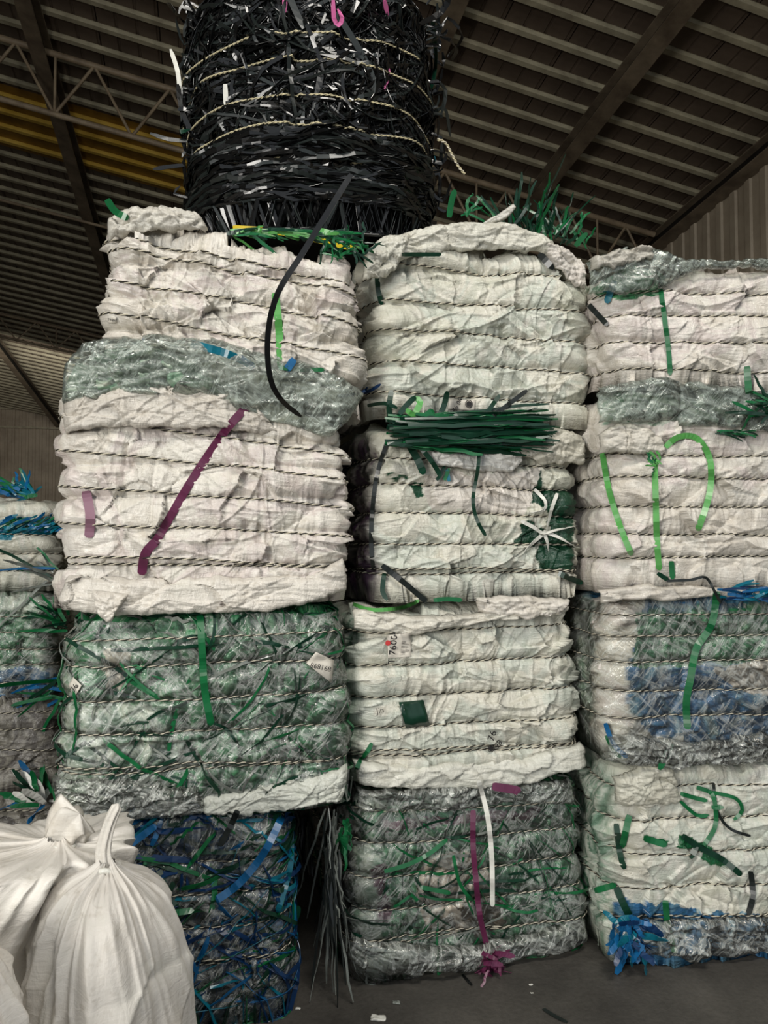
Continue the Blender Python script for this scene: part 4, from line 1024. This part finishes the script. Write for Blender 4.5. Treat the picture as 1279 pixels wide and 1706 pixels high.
# scraps on the lowest right bale
for pp, w_, m_ in [([(1133, 1322), (1160, 1330), (1178, 1334)], 6, GREEN), ([(1133, 1335), (1160, 1358), (1180, 1358)], 5, GREEN), ([(1160, 1312), (1185, 1322), (1192, 1350), (1190, 1380), (1172, 1408)], 6, GREEN),
                   ([(1185, 1320), (1225, 1330), (1236, 1350), (1222, 1366)], 5, GREEN), ([(1185, 1345), (1205, 1345)], 6, GREEN), ([(1188, 1305), (1194, 1350), (1215, 1380), (1250, 1393)], 4, BLACK2),
                   ([(1048, 1358), (1042, 1385), (1036, 1412)], 9, GREEN), ([(1026, 1372), (1032, 1420), (1040, 1448)], 8, DGREEN), ([(1136, 1392), (1165, 1412), (1200, 1430), (1235, 1458)], 8, DGREEN), ([(1072, 1396), (1110, 1408)], 9, GREEN),
                   ([(1160, 1410), (1150, 1430)], 8, DGREEN), ([(990, 1484), (1026, 1474)], 8, GREEN), ([(1026, 1478), (1040, 1510), (1052, 1532)], 10, DGREEN), ([(1250, 1452), (1254, 1490), (1246, 1524)], 7, BLACK2),
                   ([(1108, 1500), (1112, 1540), (1124, 1588)], 8, GREEN)]:
    strap(pp, w_, m_, C4, off=.012)
plume(1050, 1560, .05, 'C', 435, 60, [BLUE, DBLUE, BLUE, TEAL], (.03, .09), 3.2, -.8, (24, 28), (.012, .026), parent=C4, name='blue_strap_scraps', label='blue strap tangle')
# plume of green straps behind the middle stack top
for args in [(775, 350, 741, 4, .09), (870, 395, 742, 40, .2), (925, 395, 743, 34, .16), (968, 402, 744, 5, .08)]:
    cx, cy, sd, n_, ll = args
    plume(cx, cy, -.10, 'B', sd, n_, [DGREEN, DGREEN, GREEN] if n_ > 10 else [GREEN], (ll * .5, ll * 1.25), .9, math.pi / 2, (26 if n_ > 10 else 8, 14), (.006, .013), parent=B1, name='green_strap_tuft', sep=False, droop=.15)
strap([(748, 362), (752, 335), (758, 316)], 9, GREEN, B1, off=.0, label='green strap end')
strap([(958, 410), (968, 398), (978, 388)], 8, GREEN, B1, off=.0)
# far left pile scraps
plume(40, 822, .0, 'D', 751, 40, [TEAL, TEAL, GREEN, BLUE], (.05, .15), 1.0, 2.5, (24, 6), (.01, .02), parent=D1, name='teal_strap_tuft', label='tuft of teal and green straps')
plume(50, 880, .03, 'D', 752, 110, [TEAL, BLUE, TEAL, GREEN], (.05, .12), .3, .5, (60, 7), (.008, .016), parent=D1, name='blue_strap_band', label='band of blue and teal straps')
plume(85, 960, .05, 'D', 753, 16, [BLUE, GREEN, DGREEN, GREY], (.1, .32), .9, 2.7, (14, 14), (.008, .016), parent=D1, name='strap_scraps')
plume(100, 1040, .12, 'D', 754, 14, [GREEN, DGREEN, GREEN], (.08, .2), 1.2, 2.6, (14, 16), (.01, .018), parent=D2, name='green_strap_scraps')
plume(95, 1150, .06, 'D', 755, 12, [BLUE, GREEN, DGREEN], (.1, .24), .7, 3.5, (12, 22), (.01, .018), parent=D2, name='strap_scraps')
plume(60, 1330, .12, 'D', 756, 20, [GREEN, BLUE, DGREEN, WHITE], (.08, .2), 2.0, 2.4, (26, 14), (.012, .03), parent=D4, name='strap_scraps')

# ---- long black strap hanging from the black bale in front of the white bales: a thing of its own
def free_strap(pp, D, wpx, m, label, name='loose_strap', cat='strap', twist=0, group=None):
    q = densify([(*p, d * 200) for p, d in zip(pp, D)], 12); pts = np.array([CAM + ray(x, y) / np.linalg.norm(ray(x, y)) * (d / 200) for x, y, d in q])
    V, Q = ribbon_geo(pts, wpx * np.mean(D) / F_, np.array([0, -1, .1]), twist); c = pts[0]
    o = link(name, np_mesh(name, V - c, Q, m, False), None, tuple(c)); tag(o, label, cat, group); return o
def dist_at(x, y, off): 
    h = hit(x, y); return (h[1] if h else 2.7) - off
pp = [(585, 290), (548, 350), (505, 420), (462, 490), (446, 560), (450, 630), (470, 668), (502, 694)]
free_strap(pp, [2.36, 2.30, 2.26, 2.25, 2.26, 2.27, 2.30, 2.34], 9, BLACK, 'long black strap curving down from the black bale over the white bale below', twist=.4)
# straps and strings sticking out of the black bale, each one a part
rs = np.random.RandomState(77)
def stray(pts_px, D, wpx, m, name='strip', label=None):
    q = densify([(*p, d * 200) for p, d in zip(pts_px, D)], 12); pts = np.array([CAM + ray(x, y) / np.linalg.norm(ray(x, y)) * (d / 200) for x, y, d in q])
    V, Q = ribbon_geo(pts, wpx * np.mean(D) / F_, None, rs.normal(0, .5)); o = link(name, np_mesh(name, V - K1['base'], Q, m, False), K1['root'])
    if label: o['label'] = label
for pp, w_, m_ in [([(312, 235), (280, 232), (250, 222)], 6, BLACK2), ([(308, 275), (280, 278), (255, 282)], 6, BLACK), ([(300, 160), (296, 120), (284, 82)], 6, WHITE), ([(330, 240), (305, 190), (296, 140)], 7, BLACK),
                   ([(375, 140), (377, 184)], 7, WHITE), ([(474, -5), (475, 22)], 8, PINK), ([(330, 60), (300, 30), (280, 5)], 5, BLACK), ([(730, 60), (745, 30), (770, 60), (745, 95)], 4, BLACK),
                   ([(720, 130), (742, 150), (735, 190)], 6, BLACK2), ([(700, 90), (735, 60), (760, 80), (752, 100)], 5, BLACK), ([(480, -10), (510, 50), (560, 90)], 9, BLACK2), ([(540, 90), (528, 160), (520, 200)], 9, BLACK),
                   ([(720, 30), (726, 100), (718, 150)], 6, DGREEN), ([(700, 40), (735, 20), (752, -10)], 8, BLACK), ([(724, 262), (726, 270)], 6, TEAL), ([(300, 220), (318, 215)], 10, DGREEN), ([(390, 30), (385, 80), (380, 130)], 8, BLACK2),
                   ([(640, 95), (648, 120), (640, 150)], 4, PINK), ([(640, 0), (646, 26)], 7, PINK), ([(560, 20), (620, 130), (600, 200)], 9, BLACK2), ([(315, 330), (290, 322), (300, 310)], 4, BLACK), ([(400, 200), (440, 240), (450, 270)], 8, BLACK2)]:
    D = [dist_at(min(max(x, 350), 700), max(y, 8), .03) + (.10 if not 345 < x < 705 else 0) for x, y in pp]
    stray(pp, D, w_, m_)
# pink loops near the top
stray([(555, 0), (556, 30), (564, 42), (570, 30), (562, 15)], [2.45] * 5, 6, PINK, 'strap_loop', 'pink strap loop')
# frayed rope end
pa_ = np.array([CAM + ray(x, y) / np.linalg.norm(ray(x, y)) * (dist_at(695, 245, 0) + .06) for x, y in densify([(728, 232), (742, 238), (752, 256), (762, 275), (774, 290)], 4)])
rope_obj(pa_, K1['root'], K1['base'], .005, (2, 0), 3, closed=False, step=.006, pitch=.03, name='rope_end')
for k_ in range(60):
    # fuzzy outline of the black bale: loops and ends at its left and right edge
    side = rs.choice([0, 1], p=[.4, .6]); yb = rs.uniform(0, 350); xb = 322 if side == 0 else 722; dr = -1 if side == 0 else 1
    l_ = rs.uniform(8, 34); pp = [(xb - dr * 12, yb), (xb + dr * l_ * .5, yb + rs.normal(0, 14)), (xb + dr * l_ * rs.uniform(.3, 1), yb + rs.normal(0, 22))]
    dd_ = dist_at(352 if side == 0 else 700, max(pp[0][1], 8), 0) + .07
    stray(pp, [dd_] * 3, rs.uniform(3, 7), [BLACK, BLACK2, BLACK][k_ % 3])
# small scrap straps between stacks
strap([(598, 658), (618, 650), (634, 640)], 5, DBLUE, None, off=.03, label='short dark blue strap end left of the dark green strap bundle', name='loose_strap')
strap([(562, 660), (600, 656), (612, 645)], 5, DBLUE, A3, off=.03)

# ---- printed labels
c_ = card_on([(645, 1058), (684, 1054), (684, 1094), (646, 1097)], B3, PAPER, .010)
text_on('T 76004', 655, 1078, 13, 84, B3, on_=c_)
text_on('|||| || |||', 671, 1079, 6, 84, B3, on_=c_)
text_on('||| || ||', 678, 1079, 5, 84, B3, on_=c_)
text_on('●', 646, 1072, 9, 0, B3, REDINK, on_=c_)
text_on('76', 820, 1226, 13, 70, B3); text_on('98', 830, 1240, 10, 50, B3); text_on('◉', 818, 1248, 11, 0, B3)
text_on('Jin', 633, 1184, 10, 10, B3)
c_ = card_on([(748, 664), (792, 666), (790, 684), (746, 682)], B1, PAPER, .008)
text_on('76 08', 762, 675, 9, 60, B1, on_=c_); text_on('◉', 781, 674, 13, 0, B1, on_=c_)
c_ = card_on([(180, 528), (193, 528), (193, 538), (180, 538)], A2, PAPER, .006); text_on('78063', 187, 533, 4, 0, A2, on_=c_)
c_ = card_on([(510, 1105), (526, 1086), (556, 1100), (552, 1138)], A4, PAPER, .02); text_on('868168', 534, 1112, 9, -14, A4, off=.03, on_=c_)
c_ = card_on([(114, 1142), (122, 1128), (136, 1142), (124, 1162)], A4, PAPER, .02); text_on('76', 124, 1146, 9, 60, A4, off=.03, on_=c_)
text_on('75098', 152, 1336, 8, -35, A4, off=.05)

# ================================================================== white sacks in the foreground
def sack(cx, cy, R, H, knot, label, seed, squash=(1, 1), kz=0, bright=1.0, lean=(0, 0)):
    nth, nz = 300, 170; th = np.linspace(0, 2 * math.pi, nth, endpoint=False)[None]; f = np.linspace(0, 1, nz)[:, None]
    # profile: 0..0.62 body, then shoulder to neck
    prof_f = [0, .03, .15, .35, .55, .68, .78, .86, .92, .96, 1.0]
    prof_r = [.80, .93, 1.02, 1.06, 1.05, 1.0, .92, .76, .52, .22, .10]
    prof_z = [0, .0, .14, .36, .58, .73, .84, .925, .975, 1.0, 1.02]
    r = R * np.interp(f, prof_f, prof_r); z = H * np.interp(f, prof_f, prof_z)
    k = np.ones(3) 
    for _ in range(6): r[1:-1] = (r[:-2] + r[1:-1] + r[2:]) / 3; z[1:-1] = (z[:-2] + z[1:-1] + z[2:]) / 3
    neck = sstep(.45, 1, f)
    c_, s_ = np.cos(th), np.sin(th)
    pl = ridge(c_ * 2.6 + 5 + f * 1.2, s_ * 2.6 + 5 + f * .9, seed, 2) * .8 + .12 * (1 - np.abs(np.sin(th * 7 + 3.5 * vn(c_ * 2 + f * 2, s_ * 2 + f, seed + 1) + f * 2.5)))
    rr = r * (1 + (.08 + .20 * sstep(.6, 1, f)) * (pl - .5) + .14 * fbm(c_ * 1.4 + 9, s_ * 1.4 + f * 2.2, seed + 2) * (1 - neck * .4))
    sa = th * R + 0 * f; za = z + 0 * th
    rr = rr + creases(sa, za, seed, 70, 0, 2 * math.pi * R, .05, H, .011, .024, .8, (.15, .6)) * sstep(1., .8, f) + .003 * ridge(sa * 9, za * 6, seed + 5, 2)
    kx, ky = knot
    X = cx + squash[0] * rr * c_ + kx * neck ** 1.3 + lean[0] * f; Y = cy + squash[1] * rr * s_ + ky * neck ** 1.3 + lean[1] * f; Z = z + 0 * th
    Z = Z - kz * neck ** 6 + .03 * H * fbm(c_ * 2, s_ * 2 + f * 3, seed + 7) * sstep(.1, .5, f)
    base = np.array([cx, cy, 0.]); root = empty('white_sack', base); tag(root, label, 'sack', 'white sacks in the foreground')
    V = np.stack([X, Y, np.maximum(Z, .001)], -1)
    colr = np.broadcast_to(np.array(lin(216, 211, 203)) * bright, V.shape) * (1 + .06 * fbm(c_ * 3, s_ * 3 + f * 5, seed + 8))[..., None]
    Vf = (V - base).reshape(-1, 3); Q = gridq(nz, nth, True)
    link('sack_body', np_mesh('sack_body', Vf, Q[:, ::1], SACK, True, colr, None, np.stack([sa, za], -1)), root)
    top = V[-1].mean(0)
    # tie and gathered tail
    ring = [top + np.array([math.cos(t) * R * .13, math.sin(t) * R * .13, -.012 + .004 * math.sin(3 * t)]) for t in np.linspace(0, 2 * math.pi, 30)]
    link('tie', tube_mesh('tie', np.array(ring) - base, .006, WHITE, 6), root)
    return root, base, top
SACK = mat_sheet('woven_white_sack', .5, .25)
def tail(root, base, pts, w0, w1, seed, color=lin(208, 203, 194)):
    pts = densify([np.array(p) for p in pts], .012); n_ = len(pts); m = 28; V = np.zeros((n_, m, 3))
    T = np.gradient(pts, axis=0); T /= np.linalg.norm(T, axis=1)[:, None]
    Sd = np.cross(T, [0, -1., 0]); Sd /= np.linalg.norm(Sd, axis=1)[:, None]; Nn = np.cross(Sd, T)
    for i in range(n_):
        f = i / (n_ - 1); w = (w0 + (w1 - w0) * f) * (1 if i < n_ - 1 else .03)
        for j in range(m):
            a = 2 * math.pi * j / m; q = 1 + .35 * math.sin(a * 5 + f * 2 + seed)
            V[i, j] = pts[i] + Sd[i] * w * math.cos(a) * q + Nn[i] * w * .4 * math.sin(a) * q
    colr = np.broadcast_to(np.array(color), V.shape)
    link('gathered_tail', np_mesh('gathered_tail', (V - base).reshape(-1, 3), gridq(n_, m, True), SACK, True, colr, None, np.stack([np.arange(m)[None] * .01 + 0 * V[..., 0], V[..., 2]], -1)), root)
def at(px, py, D):
    d = ray(px, py); return CAM + d * (D / d[1])
b1 = at(40, 1400, 1.86)
r1, ba1, tp1 = sack(b1[0] - .12, 1.80, .29, .90, (.26, -.06), 'large white sack at the back left, its neck leaning right', 9001, kz=.11)
b2 = at(205, 1500, 1.70)
r2, ba2, tp2 = sack(b2[0] + .015, 1.60, .168, .79, (-.02, .02), 'bulging white sack with a tied neck in front of the blue strap bale', 9002, bright=.82)
b3 = at(-30, 1600, 1.45)
r3, ba3, tp3 = sack(-.765, 1.30, .155, .80, (-.03, 0), 'white sack cut by the lower left corner of the picture', 9003, bright=1.05)
tail(r2, ba2, [tp2 - [0, 0, .03], tp2 + [-.012, 0, .02], tp2 + [0, 0, .08], tp2 + [.02, 0, .125]], .016, .009, 1)
tail(r1, ba1, [tp1 - [0, 0, .03], tp1 + [.02, 0, .03], tp1 + [.05, -.01, .06]], .034, .05, 2)

# ================================================================== litter on the floor
def litter(px, py, s, m, seed, label, name='plastic_scrap'):
    d = ray(px, py); p = CAM + d * (-CAMZ / d[2]); rs = np.random.RandomState(seed); n_ = 9
    g = np.linspace(-1, 1, n_); Xg, Yg = np.meshgrid(g, g); Zg = .25 * (1 + fbm(Xg * 2 + seed, Yg * 2, seed, 3)) + .02
    Xg = Xg * (1 + .4 * fbm(Xg + 3, Yg + seed, seed)); Yg = Yg * (.6 + .4 * fbm(Xg + 8, Yg + seed, seed + 1)); Zg[0] = Zg[-1] = .02
    V = np.stack([Xg * s, Yg * s, Zg * s], -1).reshape(-1, 3)
    o = link(name, np_mesh(name, V, gridq(n_, n_), m, True), None, (p[0], p[1], .001)); tag(o, label, 'scrap')
    sm = o.modifiers.new('thickness', 'SOLIDIFY'); sm.thickness = .001
litter(630, 1698, .022, WHITE, 1, 'crumpled white plastic scrap on the floor at the bottom edge of the picture')
litter(660, 1671, .012, GREY, 2, 'small pale scrap on the floor just behind the crumpled white one')
litter(496, 1681, .008, WHITE, 3, 'tiny white crumb on the floor beside the blue strap bale')
litter(884, 1641, .007, WHITE, 4, 'tiny white crumb on the floor in front of the middle stack, the farther of two')
litter(886, 1655, .005, WHITE, 5, 'tiny white crumb on the floor in front of the middle stack, the nearer of two')
def floor_strap(pts, w, m, label):
    P = []
    for px, py in densify(pts, 8):
        d = ray(px, py); p = CAM + d * (-CAMZ / d[2]); p[2] = .003; P.append(p)
    P = np.array(P); c = P[0].copy(); V, Q = ribbon_geo(P, w, np.array([0, 0, 1.])); o = link('loose_strap', np_mesh('loose_strap', V - c, Q, m, False), None, tuple(c)); tag(o, label, 'strap')
floor_strap([(905, 1682), (920, 1692), (945, 1705)], .014, BLACK2, 'dark strap lying on the floor at the bottom edge, right of the middle stack')
floor_strap([(770, 1625), (778, 1634), (786, 1643)], .010, BLACK, 'short black strap on the floor under the purple tape knot')
